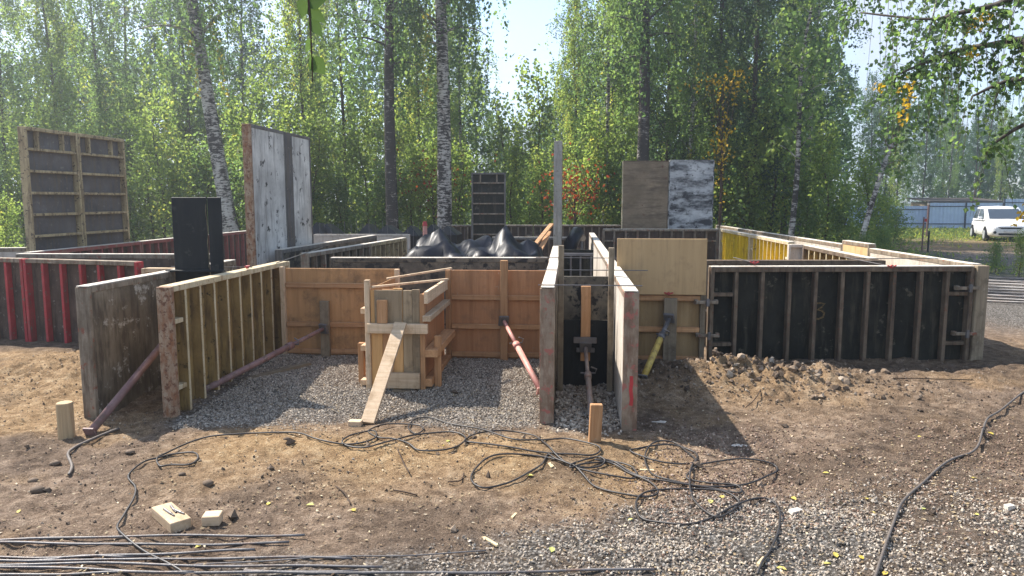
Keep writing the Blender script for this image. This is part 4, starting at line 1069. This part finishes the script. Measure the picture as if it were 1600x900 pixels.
# ================================================================== CAR
def car(loc, rz):
    e = thing('parked_car', 'white hatchback car parked on the track by the blue fence', 'car', loc, rz)
    white = M['car_white']
    # lower body: loft of sections (x, half width, z bottom, z top)
    st = [(-2.0, .62, .42, .80), (-1.95, .74, .34, .92), (-1.6, .82, .24, .96), (-.6, .84, .20, .95), (.5, .84, .20, .95), (1.05, .85, .22, 1.0), (1.45, .835, .22, .985), (1.72, .81, .22, .92), (1.90, .76, .23, .82), (2.0, .70, .25, .73), (2.05, .60, .28, .66)]
    vs = []; fs = []
    for (x, w, zb, zt) in st:
        h = zt - zb
        half = [(0, zb), (w * .85, zb), (w * .98, zb + h * .12), (w, zb + h * .45), (w * .97, zb + h * .78), (w * .90, zb + h * .95), (w * .55, zt + .015), (0, zt + .025)]
        ring = [(x, -a, z) for a, z in half] + [(x, a, z) for a, z in half[-2:0:-1]]
        vs += ring
    n = 14
    for i in range(len(st) - 1):
        for k in range(n):
            fs.append((i * n + k, (i + 1) * n + k, (i + 1) * n + (k + 1) % n, i * n + (k + 1) % n))
    fs.append(tuple(range(n))); fs.append(tuple((len(st) - 1) * n + k for k in range(n))[::-1])
    body = MB().add(vs, fs).obj('body', white, e, True)
    # greenhouse
    B = [(-1.92, .72, .90), (-1.3, .82, .91), (-.3, .835, .91), (.65, .83, .93), (1.42, .78, .97)]
    T = [(-1.6, .60, 1.47), (-1.1, .67, 1.53), (-.4, .69, 1.56), (.15, .68, 1.54), (.34, .64, 1.48)]
    vs = [];
    for b, t in zip(B, T):
        vs += [(b[0], -b[1], b[2]), (b[0], b[1], b[2]), (t[0], t[1], t[2]), (t[0] * .98, 0, t[2] + .03), (t[0], -t[1], t[2])]
    fs = []
    for i in range(4):
        a, c = i * 5, i * 5 + 5
        fs += [(a, a + 4, c + 4, c), (a + 4, a + 3, c + 3, c + 4), (a + 3, a + 2, c + 2, c + 3), (a + 2, a + 1, c + 1, c + 2)]
    fs += [(0, 1, 2, 3, 4), (20, 24, 23, 22, 21)]
    MB().add(vs, fs).obj('cabin', white, e, True)
    # glass panes 6 mm proud of the cabin
    def pane(name, q, off):
        q = [Vector(v) for v in q]; nrm = (q[1] - q[0]).cross(q[2] - q[0]).normalized()
        if nrm.dot(Vector(off)) < 0: nrm = -nrm
        c = sum(q, Vector()) / 4
        a = [v + nrm * .012 for v in q]; b = [v - nrm * .01 for v in q]
        MB().add(a + b, [(0, 1, 2, 3), (7, 6, 5, 4), (0, 4, 5, 1), (1, 5, 6, 2), (2, 6, 7, 3), (3, 7, 4, 0)]).obj(name, M['car_glass'], e)
    pane('windscreen', [(1.34, -.71, 1.015), (1.34, .71, 1.015), (.42, .61, 1.45), (.42, -.61, 1.45)], (1, 0, .5))
    for s in (-1, 1):
        pane('side_window', [(.80, s * .812, .985), (-.32, s * .818, .985), (-.38, s * .71, 1.46), (.18, s * .70, 1.46)], (0, s, 0))
        pane('side_window', [(-.42, s * .818, .985), (-1.36, s * .80, .985), (-1.18, s * .69, 1.45), (-.46, s * .71, 1.46)], (0, s, 0))
        hl = MB(); hl.add([(1.80, s * .80, .66), (2.05, s * .58, .61), (2.03, s * .52, .70), (1.70, s * .80, .84), (1.6, s * .6, .60), (1.85, s * .5, .58), (1.82, s * .45, .68), (1.5, s * .6, .76)],
                          [(0, 1, 2, 3), (4, 7, 6, 5), (0, 4, 5, 1), (1, 5, 6, 2), (2, 6, 7, 3), (3, 7, 4, 0)]); hl.obj('headlight', M['car_lamp'], e)
        MB().tube([(1.9, s * .62, .42), (2.065, s * .60, .42)], .06, 12).obj('fog_lamp', M['car_black'], e)
        mr = MB().box(.52, .64, s * .84, s * 1.0, .97, 1.09, .02).obj('mirror', white, e)
        for xx in (1.28, -1.25):
            MB().tube([(xx, s * .70, .335), (xx, s * .85, .335)], .345, 24).obj('wheel_arch', M['car_black'], e)
            w = MB().tube([(xx, s * .70, .30), (xx, s * .868, .30)], .30, 24).obj('wheel', M['car_black'], e)
            MB().tube([(xx, s * .86, .30), (xx, s * .88, .30)], .20, 16).obj('rim', M['car_lamp'], w)
        MB().box(-.36, -.348, s * .838, s * .846, .3, .92).obj('door_seam', M['car_black'], e)
        MB().box(-.62, -.48, s * .838, s * .862, .80, .825, .004).obj('door_handle', white, e)
    MB().add([(1.93, -.50, .565), (1.93, .50, .565), (1.93, .58, .66), (1.93, -.58, .66), (2.075, -.34, .585), (2.075, .34, .585), (2.06, .50, .655), (2.06, -.50, .655)],
             [(0, 3, 2, 1), (4, 5, 6, 7), (0, 1, 5, 4), (1, 2, 6, 5), (2, 3, 7, 6), (3, 0, 4, 7)]).obj('grille', M['car_black'], e)
    MB().box(1.9, 2.075, -.46, .46, .30, .39, .02).obj('lower_intake', M['car_black'], e)
    MB().box(2.02, 2.085, -.26, .26, .42, .53, .006).obj('number_plate', M['car_plate'], e)
    return e
t = NT('white_car_paint')
t.finish((.78, .79, .80), .35, None, spec=.5); M['car_white'] = t.m
t = NT('dark_car_glass'); t.finish((.03, .04, .05), .05, None, spec=.8); M['car_glass'] = t.m
M['car_black'] = m_plain('black_car_plastic', (.018, .018, .02), .6, .3)
M['car_lamp'] = m_plain('grey_lamp_glass', (.42, .44, .47), .25, .6)
M['car_plate'] = m_plain('pale_number_plate', (.7, .7, .7), .5, .4)
cp = onz(1566, 377, -.02)
hd = Vector((-cp.x, -cp.y)).normalized(); an = math.atan2(hd.y, hd.x) + R(13)
car((cp.x + .35, cp.y + 1.0, g1(cp.x, cp.y)), an)

# ================================================================== FENCE, SHED, POSTS
t = NT('blue_grey_sheet'); co = t.coords((1, 1, 1)); n_ = t.noise(co, 2, 4, .6)
t.finish(t.ramp(n_, [(.3, (.42, .51, .68)), (.7, (.48, .58, .76))]), .45, None, spec=.4); M['fence_sheet'] = t.m
M['fence_post'] = m_plain('dark_fence_post', (.05, .06, .08), .6, .3)
def fence(label, px0, px1, top, Y, post0=True):
    a = ony(px0, 340, Y); b = ony(px1, 340, Y); zt = ony((px0 + px1) / 2, top, Y).z
    e = thing('sheet_fence', label, 'fence', (a.x, Y, -.05)); wd = b.x - a.x; h = zt + .05
    n = max(1, int(round(wd / 2.5))); pw = wd / n
    for i in range(n):
        m = MB(); k = max(4, int(pw / .115)); zz = .10
        vs = []; fs = []
        for j in range(k + 1):
            x_ = i * pw + .05 + (pw - .1) * j / k; y_ = .012 if j % 2 else -.012
            vs += [(x_, y_, zz), (x_, y_, h), (x_, y_ + .006, zz), (x_, y_ + .006, h)]
        for j in range(k):
            q = 4 * j
            fs += [(q, q + 4, q + 5, q + 1), (q + 2, q + 3, q + 7, q + 6), (q + 1, q + 5, q + 7, q + 3), (q, q + 2, q + 6, q + 4)]
        m.add(vs, fs); m.obj('sheet', M['fence_sheet'], e)
        for z in (.35, h - .25):
            MB().box(i * pw + .05, (i + 1) * pw - .05, -.05, -.02, z, z + .05).obj('rail', M['fence_post'] if z < 1 else M['fence_post'], e)
    for i in range(n + 1):
        MB().box(i * pw - .04, i * pw + .04, -.06, .06, -.3, h + .03).obj('post', M['fence_post'], e)
fence('lower blue-grey sheet fence section half hidden by bushes', 1320, 1449, 322, 50.5)
fence('blue-grey sheet fence section below the dark shed roof', 1450, 1566, 317, 50.0)
fence('taller blue-grey sheet fence section behind the car', 1567, 1720, 311, 50.2)
a = ony(1452, 312, 54.0); b = ony(1566, 312, 54.0)
e = thing('garden_shed', 'dark roofed low shed behind the blue-grey fence', 'shed', (a.x, 54.0, 0))
wd = b.x - a.x
MB().box(.1, wd - .1, 0, 3.0, -.1, 1.7).obj('wall', M['wood_old_x'], e)
MB().add([(-.1, -.3, 1.78), (wd + .1, -.3, 1.78), (wd + .1, 3.3, 2.02), (-.1, 3.3, 2.02), (-.1, -.3, 1.70), (wd + .1, -.3, 1.70), (wd + .1, 3.3, 1.94), (-.1, 3.3, 1.94)],
         [(0, 1, 2, 3), (7, 6, 5, 4), (0, 4, 5, 1), (1, 5, 6, 2), (2, 6, 7, 3), (3, 7, 4, 0)]).obj('roof', M['bark_dark'], e)
p = onz(1440, 393, -.02)
e = thing('marker_post', 'rusty red marker post with a small flag plate by the gravel road', 'post', (p.x, p.y, g1(p.x, p.y)))
zt = ony(1440, 339, p.y).z
MB().tube([(0, 0, -.2), (0, 0, zt)], .03, 8).obj('shaft', M['pole_violet'], e); MB().box(.0, .11, -.01, .01, zt - .17, zt - .06, .004).obj('flag_plate', M['red_paint'], e)
p = onz(1447, 395, -.02)
e = thing('marker_post', 'short black marker post by the gravel road', 'post', (p.x + .05, p.y, g1(p.x, p.y)))
zt = ony(1447, 362, p.y).z
MB().tube([(0, 0, -.2), (0, 0, zt)], .035, 8).obj('shaft', M['car_black'], e); MB().tube([(0, 0, zt), (0, 0, zt + .03)], [.04, .025], 8).obj('cap', M['car_black'], e)
p = ony(1450, 330, 40.0)
e = thing('gate_post', 'tall thin rusty post in front of the fence joint', 'post', (p.x, 40.0, -.05))
zt = ony(1450, 318, 40).z
MB().tube([(0, 0, -.2), (0, 0, zt)], .045, 8).obj('shaft', M['pole_violet'], e); MB().box(-.05, .05, -.05, .05, zt, zt + .04, .01).obj('cap', M['sheet_scrap'], e)

# ================================================================== TREES
def birch_proto(seed, H, r0, crown0, Rr, nbr, nstr, nlf, ls, bark, leafm, droop=1.0, yellow=.02, strand=(.5, 2.2)):
    """returns (trunk mesh, crown mesh)"""
    rs = np.random.default_rng(seed); rr = random.Random(seed)
    n = 14; ph = rr.random() * 6
    tp = [Vector((.18 * math.sin(i * .5 + ph) * i / n, .18 * math.cos(i * .43 + ph) * i / n, H * i / n)) for i in range(n + 1)]
    tp[0].z = -.3
    rad = [r0 * (1.25 if i == 0 else (1 - i / n) ** .8 * .96 + .04) for i in range(n + 1)]
    mb = MB(); mb.tube(tp, rad, 9)
    LP = []; TT = []
    for b in range(nbr):
        t = crown0 + (.98 - crown0) * (b + rr.random()) / nbr
        az = b * 2.399 + rr.uniform(-.5, .5)
        k = (t - crown0) / (1 - crown0)
        ln = Rr * (1 - .70 * k ** 3.2) * rr.uniform(.55, 1.1) * (.65 + .35 * min(1, k * 5))
        el = R(rr.uniform(20, 55)) + k * .35
        i0 = t * n; j = min(int(i0), n - 1); base = tp[j].lerp(tp[j + 1], i0 - j)
        d = Vector((math.cos(az) * math.cos(el), math.sin(az) * math.cos(el), math.sin(el)))
        pts = []
        for s in range(7):
            u = s / 6; p = base + d * ln * u; p.z -= droop * ln * .45 * u * u; pts.append(p)
        r1 = max(.008, rad[j] * .30)
        mb.tube(pts, [r1 * (1 - .85 * s / 6) for s in range(7)], 4, False)
        m = max(3, int(nstr * (ln / Rr)))
        bt = rr.random()
        for q in range(m):
            u = (.22 + .78 * (q + rr.random()) / m); f = u * 6; jj = min(int(f), 5); sp = pts[jj].lerp(pts[jj + 1], f - jj)
            sl = rr.uniform(*strand) * (.6 + .4 * u)
            off = rs.normal(size=2) * .32
            nl = int(nlf * sl / strand[1] * rr.uniform(.6, 1.2)) + 3
            tt = rs.random(nl)
            P = np.empty((nl, 3))
            P[:, 0] = sp.x + off[0] * tt + rs.normal(size=nl) * .06; P[:, 1] = sp.y + off[1] * tt + rs.normal(size=nl) * .07
            P[:, 2] = sp.z + .12 - sl * tt * droop + rs.normal(size=nl) * .07 * (1 if droop > .6 else 4)
            LP.append(P); TT.append(np.clip(.02 + .68 * bt + .22 * rs.random(nl) + (.5 if rr.random() < yellow else 0), 0, 1))
    P = np.concatenate(LP); T = np.concatenate(TT)
    return mb, P, T, ls * (.65 + .7 * rs.random(len(P))), bark, leafm, droop
def make_tree(name, label, cat, spec, loc, rz, sc=1, group=None):
    mb, P, T, S, bark, leafm, droop = spec
    e = thing(name, label, cat, loc, rz, group); e.scale = (sc, sc, sc)
    mb.obj('trunk', M[bark], e, True)
    leaves('crown', P, S, M[leafm], parent=e, tint=T, down=droop * .8)
    return e
S_ = {}
S_['a'] = birch_proto(1, 17, .12, .17, 3.3, 58, 13, 62, .12, 'bark', 'leaf', strand=(.8, 2.9))
S_['b'] = birch_proto(2, 18, .11, .22, 3.0, 54, 13, 62, .12, 'bark_dark', 'leaf', strand=(.8, 2.9), yellow=.025)
S_['c'] = birch_proto(3, 16, .11, .12, 2.8, 60, 12, 58, .12, 'bark_dark', 'leaf_light', strand=(.8, 2.9), yellow=.03)
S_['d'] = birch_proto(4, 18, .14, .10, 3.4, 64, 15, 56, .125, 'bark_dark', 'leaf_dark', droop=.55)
S_['s'] = birch_proto(5, 8.5, .085, .30, 1.5, 34, 9, 16, 0.13, 'bark', 'leaf', droop=.75, strand=(.3, 1.0))
S_['u'] = birch_proto(6, 4.6, .05, .05, 1.5, 34, 12, 16, .12, 'twig', 'leaf_light', droop=.45, strand=(.2, .8))
S_['v'] = birch_proto(8, 3.4, .04, .03, 1.7, 34, 12, 16, .12, 'twig', 'leaf', droop=.4, strand=(.2, .7))
S_['p'] = birch_proto(11, 19, .26, .34, 3.1, 44, 13, 74, .12, 'bark', 'leaf', strand=(.8, 3.8))
S_['q'] = birch_proto(12, 18, .22, .34, 2.9, 42, 12, 70, .12, 'bark_mid', 'leaf', strand=(.8, 3.4))
used = {}
LAB = {'a': 'broad weeping birch', 'b': 'tall weeping birch with yellow flecks', 'c': 'light green dense birch',
       'd': 'dark green dense tree', 's': 'slender young birch', 'u': 'bright green leafy sapling', 'v': 'low spreading green bush'}
NAM = {'p': 'birch_tree', 'q': 'birch_tree', 'a': 'birch_tree', 'b': 'birch_tree', 'c': 'birch_tree', 'd': 'dense_tree', 's': 'young_birch', 'u': 'sapling', 'v': 'bush'}
GRP = {'a': 'broad woodland birches', 'b': 'tall woodland birches', 'c': 'light green woodland birches', 'd': 'dark woodland trees', 's': 'slender young birches', 'u': 'woodland edge saplings', 'v': 'woodland edge bushes'}
def tree(k, px, Y, sc=1.0, tilt=(0, 0), label=None, X=None):
    X = ony(px, 330, Y).x if X is None else X
    loc = (X, Y, g1(X, Y) - .02); rz = rnd.uniform(0, 6.28)
    if px < 200: zn = 'behind the tan gridded panels'
    elif px < 380: zn = 'behind the black board'
    elif px < 500: zn = 'behind the whitewashed panels'
    elif px < 650: zn = 'behind the black film tents'
    elif px < 745: zn = 'behind the dark tarpaulin'
    elif px < 880: zn = 'in the gap behind the small dark gridded panel'
    elif px < 1120: zn = 'behind the brown and black-smeared tall panels'
    elif px < 1300: zn = 'behind the right-hand outer wall'
    elif Y > 52: zn = 'beyond the blue-grey fence'
    else: zn = 'beside the gravel road'
    dp = 'deep ' if (Y > 31.5 and zn[:6] != 'beyond') else ''
    lab = label or LAB[k] + ' ' + dp + zn; grp = None if label else GRP[k] + ' ' + dp + zn
    cat = {'u': 'sapling', 'v': 'bush'}.get(k, 'tree')
    if k not in used:
        e = make_tree(NAM[k], lab, cat, S_[k], loc, rz, sc, grp); used[k] = e
    else:
        e = copy_thing(used[k], loc, rz, sc, lab, grp)
        if grp is None and 'group' in e: del e['group']
    e.rotation_euler = (tilt[0], tilt[1], rz) if tilt == (0, 0) else (Euler((tilt[0], tilt[1], 0)).to_matrix() @ Euler((0, 0, rz)).to_matrix()).to_euler()
    return e
# recognisable ones
tree('p', 366, 22.9, 1.0, (0, R(-8)), 'leaning birch with a thick pale trunk between black board and whitewashed panel')
tree('q', 613, 23.0, .95, (0, 0), 'birch with a dark bare lower trunk behind the black film tents')
tree('p', 694, 23.2, .98, (0, 0), 'tall birch with a straight black and white trunk beside the open sky gap')
tree('q', 1001, 24.0, 1.0, (0, 0), 'tall dark-trunked birch above the brown weathered tall panel')
tree('s', 1234, 22.5, 1.15, (0, R(3)), 'slender pale-stemmed birch behind the pale outer wall')
tree('s', 1337, 21.0, .98, (0, R(14)), 'young birch leaning toward the gravel road')
# woodland
for k, px, Y, sc in (('a', -70, 26, 1.0), ('b', 15, 29, .95), ('c', 95, 26.5, .95), ('a', 165, 30, 1.0), ('b', 300, 31, 1.0),
                     ('c', 480, 26.5, 1.0), ('b', 540, 30, 1.0), ('c', 655, 30, .95), ('a', 722, 29, .85),
                     ('c', 898, 29, .78), ('a', 945, 27.5, .98), ('c', 968, 31, 1.0), ('d', 1040, 29, 1.0), ('a', 1075, 26.5, .92), ('d', 1120, 28, 1.05), ('d', 1175, 25.5, .95), ('d', 1225, 30, 1.1), ('a', 1262, 28, .9),
                     ('d', -20, 36, 1.0), ('d', 110, 38, 1.0), ('b', 210, 37, 1.0), ('d', 280, 36, .9), ('d', 390, 38, .95), ('b', 500, 37, 1.0), ('d', 620, 37, .9), ('c', 700, 38, .85), ('d', 900, 40, .75), ('b', 960, 37, .95), ('d', 1010, 36, 1.0), ('d', 1090, 38, 1.1), ('d', 1150, 35, 1.1), ('d', 1250, 37, 1.0)):
    tree(k, px, Y, sc * (.80 if Y < 33 else .95))
# low trees in the gap and beyond the fence
for k, px, Y, sc in (('c', 770, 48, .45), ('c', 812, 45, .42), ('d', 850, 50, .42), ('c', 790, 60, .50), ('d', 745, 46, .55), ('d', 835, 62, .46)):
    tree(k, px, Y, sc)
for k, px, Y, sc in (('d', 1355, 58, .62), ('c', 1400, 64, .66), ('d', 1440, 60, .56), ('a', 1480, 66, .66), ('d', 1520, 62, .55), ('c', 1560, 66, .62), ('d', 1605, 62, .60), ('c', 1650, 64, .66), ('d', 1380, 72, .8), ('d', 1470, 76, .8), ('d', 1540, 78, .78), ('d', 1620, 76, .8)):
    tree(k, px, Y, sc)
# understory
for i, px in enumerate(range(-40, 740, 34)):
    tree('uv'[i % 2] if i % 3 else 'u', px + rnd.uniform(-12, 12), 24.2 + rnd.uniform(-.3, 1.6), rnd.uniform(.75, 1.15))
for i, px in enumerate(range(-30, 1300, 62)):
    tree('u', px + rnd.uniform(-15, 15), 33 + rnd.uniform(-2, 2), rnd.uniform(1.2, 1.6))
for px, Y, sc, k in ((800, 27, .85, 'u'), (830, 29, .8, 'v'), (845, 26, .75, 'u'), (925, 25, 1.0, 'u'), (955, 25, .9, 'v'), (1130, 25, 1.0, 'v'), (1165, 24.5, .9, 'u'), (1205, 25.5, 1.2, 'u'), (1262, 24.5, .8, 'v'), (1290, 23.0, .85, 'u'), (1320, 22.5, .55, 'v'), (1355, 25, .7, 'u'), (1375, 27, .55, 'v'), (1400, 29, .45, 'v'), (1382, 22, .3, 'v'), (1352, 20.5, .28, 'v')):
    tree(k, px, Y, sc)
tree('u', 6, 15.5, .42, label='bright green weeds beside the tan gridded panels')
tree('u', 1600, 19.0, .24, label='small bush with yellowing leaves at the gravel road edge')
tree('v', 1562, 20.0, .22, label='low green bush in front of the parked car')

# red and yellow autumn shrubs
def spray(name, label, cat, c, rad, n, size, mat, parent=None, stem=True):
    e = thing(name, label, cat, (c.x, c.y, g1(c.x, c.y) - .02))
    P = rng.normal(size=(n, 3)) * np.array(rad) * .5 + np.array([0, 0, c.z])
    leaves('crown', P, rng.uniform(size * .7, size * 1.3, n), M[mat], parent=e, down=.5)
    m = MB()
    m.tube([(0, 0, -.1), (.05, 0, c.z * .5), (0, 0, c.z)], [.04, .03, .015], 6)
    for i in range(7):
        a = i * .9; m.tube([(.02, 0, c.z * (.5 + .06 * i)), (math.cos(a) * rad[0] * .5, math.sin(a) * rad[1] * .5, c.z + rad[2] * (.3 * math.sin(i * 2.1)))], [.015, .005], 4)
    m.obj('stem', M['twig'], e)
spray('rowan_shrub', 'red-leaved rowan shrub glowing beside the slim tall panel', 'shrub', ony(897, 297, 24.0), (1.0, .8, 1.0), 420, .11, 'leaf_red')
spray('rowan_shrub', 'faded reddish rowan shrub beside the black and white trunk', 'shrub', ony(675, 288, 24.2), (1.3, .8, .9), 260, .10, 'leaf_red')
spray('yellow_shrub', 'golden yellow shrub leaves behind the black-smeared panel', 'shrub', ony(1127, 232, 22.6), (.34, .4, 1.4), 200, .10, 'leaf_yellow')
spray('yellow_shrub', 'golden yellow spray high in front of the dark trees', 'shrub', ony(1130, 130, 23.6), (.9, .5, .5), 170, .10, 'leaf_yellow')

# far wood closing the view
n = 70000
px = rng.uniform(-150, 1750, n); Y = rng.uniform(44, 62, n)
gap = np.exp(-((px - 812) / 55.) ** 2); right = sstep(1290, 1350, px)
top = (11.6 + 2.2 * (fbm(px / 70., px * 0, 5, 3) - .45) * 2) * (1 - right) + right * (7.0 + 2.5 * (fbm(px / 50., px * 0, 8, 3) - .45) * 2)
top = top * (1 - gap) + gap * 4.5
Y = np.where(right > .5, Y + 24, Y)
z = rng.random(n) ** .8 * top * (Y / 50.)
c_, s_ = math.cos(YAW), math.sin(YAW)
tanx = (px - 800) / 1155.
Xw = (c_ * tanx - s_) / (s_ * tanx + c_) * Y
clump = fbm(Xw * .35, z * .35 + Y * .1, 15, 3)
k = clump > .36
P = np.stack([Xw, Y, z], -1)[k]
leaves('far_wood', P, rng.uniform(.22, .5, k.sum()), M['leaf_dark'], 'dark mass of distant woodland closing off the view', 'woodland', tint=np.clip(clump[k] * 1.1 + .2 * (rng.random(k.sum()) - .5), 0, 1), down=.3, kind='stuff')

# weeds along the edges
n = 5200
x = rng.uniform(-12, 13, n); y = rng.uniform(17.5, 30, n); k = rng.random(n) < f_grass(x, y) * .9
x, y = x[k], y[k]
P = np.stack([x, y, gh(x, y) + .18 * rng.random(len(x))], -1)
P = np.repeat(P, 4, 0) + rng.normal(size=(len(P) * 4, 3)) * np.array([.08, .08, .06])
leaves('weeds', P, rng.uniform(.08, .22, len(P)), M['leaf_light'], 'rough grass and weeds growing round the building site', 'weeds', down=-.9, aspect=.25, kind='stuff')
n = 6000
x = rng.uniform(8, 34, n); y = rng.uniform(28, 50, n); k = rng.random(n) < f_grass(x, y) * .9
x, y = x[k], y[k]
P = np.stack([x, y, gh(x, y) + .12 * rng.random(len(x))], -1)
P = np.repeat(P, 3, 0) + rng.normal(size=(len(P) * 3, 3)) * np.array([.12, .12, .05])
leaves('weeds', P, rng.uniform(.10, .26, len(P)), M['leaf_light'], 'short yellowish grass on the verge before the blue fence', 'grass', down=-.9, aspect=.22, kind='stuff')

# near birch reaching in from the right: trunk outside the view, limbs in it
e = thing('birch_tree', 'near birch reaching drooping leafy limbs over the gravel road', 'tree', (8.6, 6.6, g1(8.6, 6.6) - .02))
l = e.location
tp = [Vector((0, 0, -.2)), Vector((.05, 0, 1.5)), Vector((0, .1, 3.2)), Vector((-.1, .1, 5.2)), Vector((-.15, .2, 7.5))]
MB().tube(tp, [.17, .15, .13, .09, .03], 10).obj('trunk', M['bark'], e, True)
limbs = []
D = 8.2
def L3(px, py, Y): return ony(px, py, Y) - l
limbs.append([Vector((0, .1, 3.2)), L3(1690, 70, 7.4), L3(1600, 62, 7.8), L3(1548, 70, 8.0), L3(1500, 78, 8.2), L3(1440, 100, 8.5), L3(1385, 125, 8.7)])
limbs.append([Vector((-.05, .1, 3.9)), L3(1680, -20, 7.3), L3(1600, -10, 7.6), L3(1555, 8, 7.8), L3(1500, 20, 8.0), L3(1450, 30, 8.3), L3(1345, 20, 9.0)])
limbs.append([Vector((0, .05, 2.6)), L3(1700, 150, 6.9), L3(1640, 130, 7.2), L3(1580, 125, 7.5), L3(1520, 150, 7.7)])
limbs.append([Vector((-.05, .1, 4.3)), L3(1700, -60, 7.8), L3(1560, -70, 8.4), L3(1430, -40, 9.0), L3(1330, -15, 9.6)])
limbs.append([Vector((0, .05, 2.3)), L3(1720, 230, 6.9), L3(1660, 190, 7.2), L3(1600, 195, 7.5), L3(1545, 230, 7.7)])
for q in limbs:
    c = cr(q, 6); MB().tube(c, [.045 * (1 - .9 * i / len(c)) + .004 for i in range(len(c))], 6).obj('limb', M['bark_dark'], e, True)
LP = []; TY_ = []
tw = MB()
for li, q in enumerate(limbs):
    c = cr(q, 6); c = c[6:]
    for _ in range((50, 38, 20, 28, 8)[li]):
        s = c[rnd.randrange(len(c))]; ln = rnd.uniform(.15, .95) * (1.3 if li != 2 else .8)
        dx, dy = rnd.gauss(0, .16), rnd.gauss(0, .2)
        pts = [s, s + Vector((dx * .5, dy * .5, .05 - ln * .3)), s + Vector((dx, dy, -ln))]
        tw.tube(pts, [.004, .003, .0015], 3, False)
        for k in range(int(ln * 26) + 4):
            u = rnd.random(); p = pts[0].lerp(pts[1], u * 2) if u < .5 else pts[1].lerp(pts[2], u * 2 - 1)
            LP.append((p.x + rnd.gauss(0, .03), p.y + rnd.gauss(0, .03), p.z + rnd.gauss(0, .03)))
tw.obj('twigs', M['twig'], e)
P = np.array(LP)
leaves('foliage', P, rng.uniform(.045, .072, len(P)), M['leaf'], parent=e, down=.7, aspect=.8, tint=.1 + .7 * rng.random(len(P)))
yl = []
for (a, b), cnt in ((((1418, 128), (1412, 200)), 46), (((1545, 20), (1518, 52)), 46), (((1520, 78), (1515, 90)), 16), (((1372, 135), (1368, 139)), 10), (((1600, 330), (1596, 350)), 22)):
    A = L3(*a, 8.0); B = L3(*b, 8.0)
    for _ in range(cnt):
        p = A.lerp(B, rnd.random()); yl.append((p.x + rnd.gauss(0, .035), p.y + rnd.gauss(0, .06), p.z + rnd.gauss(0, .03)))
P = np.array(yl); leaves('yellow_foliage', P, rng.uniform(.04, .06, len(P)), M['leaf_yellow'], parent=e, down=.7, aspect=.8)

# twig with large leaves hanging into view from a tree standing behind the viewpoint
e = thing('birch_tree', 'birch whose twig with big green leaves dangles close above the site', 'tree', (-2.6, -1.2, g1(-2.6, -1.2) - .02)); l = e.location
MB().tube([Vector((0, 0, -.2)), Vector((.05, .05, 1.6)), Vector((.0, .1, 3.4)), Vector((-.1, .1, 5.6))], [.13, .11, .08, .02], 10).obj('trunk', M['bark'], e, True)
tA = ony(478, -60, 1.75) - l; tB = ony(485, 40, 1.75) - l; tC = ony(489, 128, 1.75) - l
MB().tube(cr([Vector((0, .08, 3.0)), Vector((.7, 1.1, 3.35)), Vector((1.5, 2.3, 3.1)), tA + Vector((0, 0, .25)), tA], 6), [.03 * (1 - .9 * i / 24) for i in range(25)], 7).obj('limb', M['bark_dark'], e, True)
MB().tube(cr([tA, tB, tC], 6), [.0035 * (1 - .6 * i / 12) for i in range(13)], 5).obj('twig', M['twig'], e, True)
def big_leaf(px, py, ln, wd, ang, yaw):
    p = ony(px, py, 1.75) - l
    vs = []; fs = []
    prof = [(0, .0), (.12, .36), (.32, .5), (.55, .42), (.78, .22), (1, 0)]
    for t_, w_ in prof:
        vs += [(t_ * ln, -w_ * wd, -.1 * wd * w_), (t_ * ln, 0, .0), (t_ * ln, w_ * wd, -.1 * wd * w_)]
    for i in range(5):
        a = 3 * i; fs += [(a, a + 3, a + 4, a + 1), (a + 1, a + 4, a + 5, a + 2)]
    Mx = Euler((R(90), R(-ang), R(yaw))).to_matrix()
    Mx = Matrix.Rotation(R(yaw), 3, 'Z') @ Matrix.Rotation(R(ang), 3, 'Y') @ Matrix.Rotation(R(80), 3, 'X')
    vs = [Mx @ Vector(v) + p for v in vs]
    me = npmesh('leaf', np.array([tuple(v) for v in vs]), np.array(fs), M['leaf_big'], e, dict(tint=np.full(len(vs), .5)), True)
for a in ((486, 90, .052, .042, 50, 5), (476, -5, .05, .036, 100, -10), (481, 12, .055, .03, 40, 8), (484, 30, .05, .03, 55, 5), (487, 84, .045, .02, 95, 75), (481, 6, .045, .034, -10, 0), (486, 60, .04, .022, 115, 60)):
    big_leaf(*a)

# ================================================================== HAZE
x0, x1, y0, y1 = gx_[0] - 5, gx_[-1] + 5, gy_[0] - 5, gy_[-1] + 5
hz = MB().box(x0, x1, y0, y1, -1.6, 23.5).obj('haze', None)
hm = bpy.data.materials.new('lens_glow_haze'); hm.use_nodes = True; ht = hm.node_tree; ht.nodes.clear()
ho = ht.nodes.new('ShaderNodeOutputMaterial'); hv = ht.nodes.new('ShaderNodeVolumePrincipled')
hv.inputs['Color'].default_value = (.86, .92, 1.0, 1); hv.inputs['Density'].default_value = 0.0028; hv.inputs['Anisotropy'].default_value = .72  # forward-scattering haze added to stand in for the lens glow
ht.links.new(hv.outputs[0], ho.inputs['Volume']); hz.data.materials.append(hm)
tag(hz, 'thin bluish haze added to give the lens glow toward the sun', 'haze', kind='stuff')
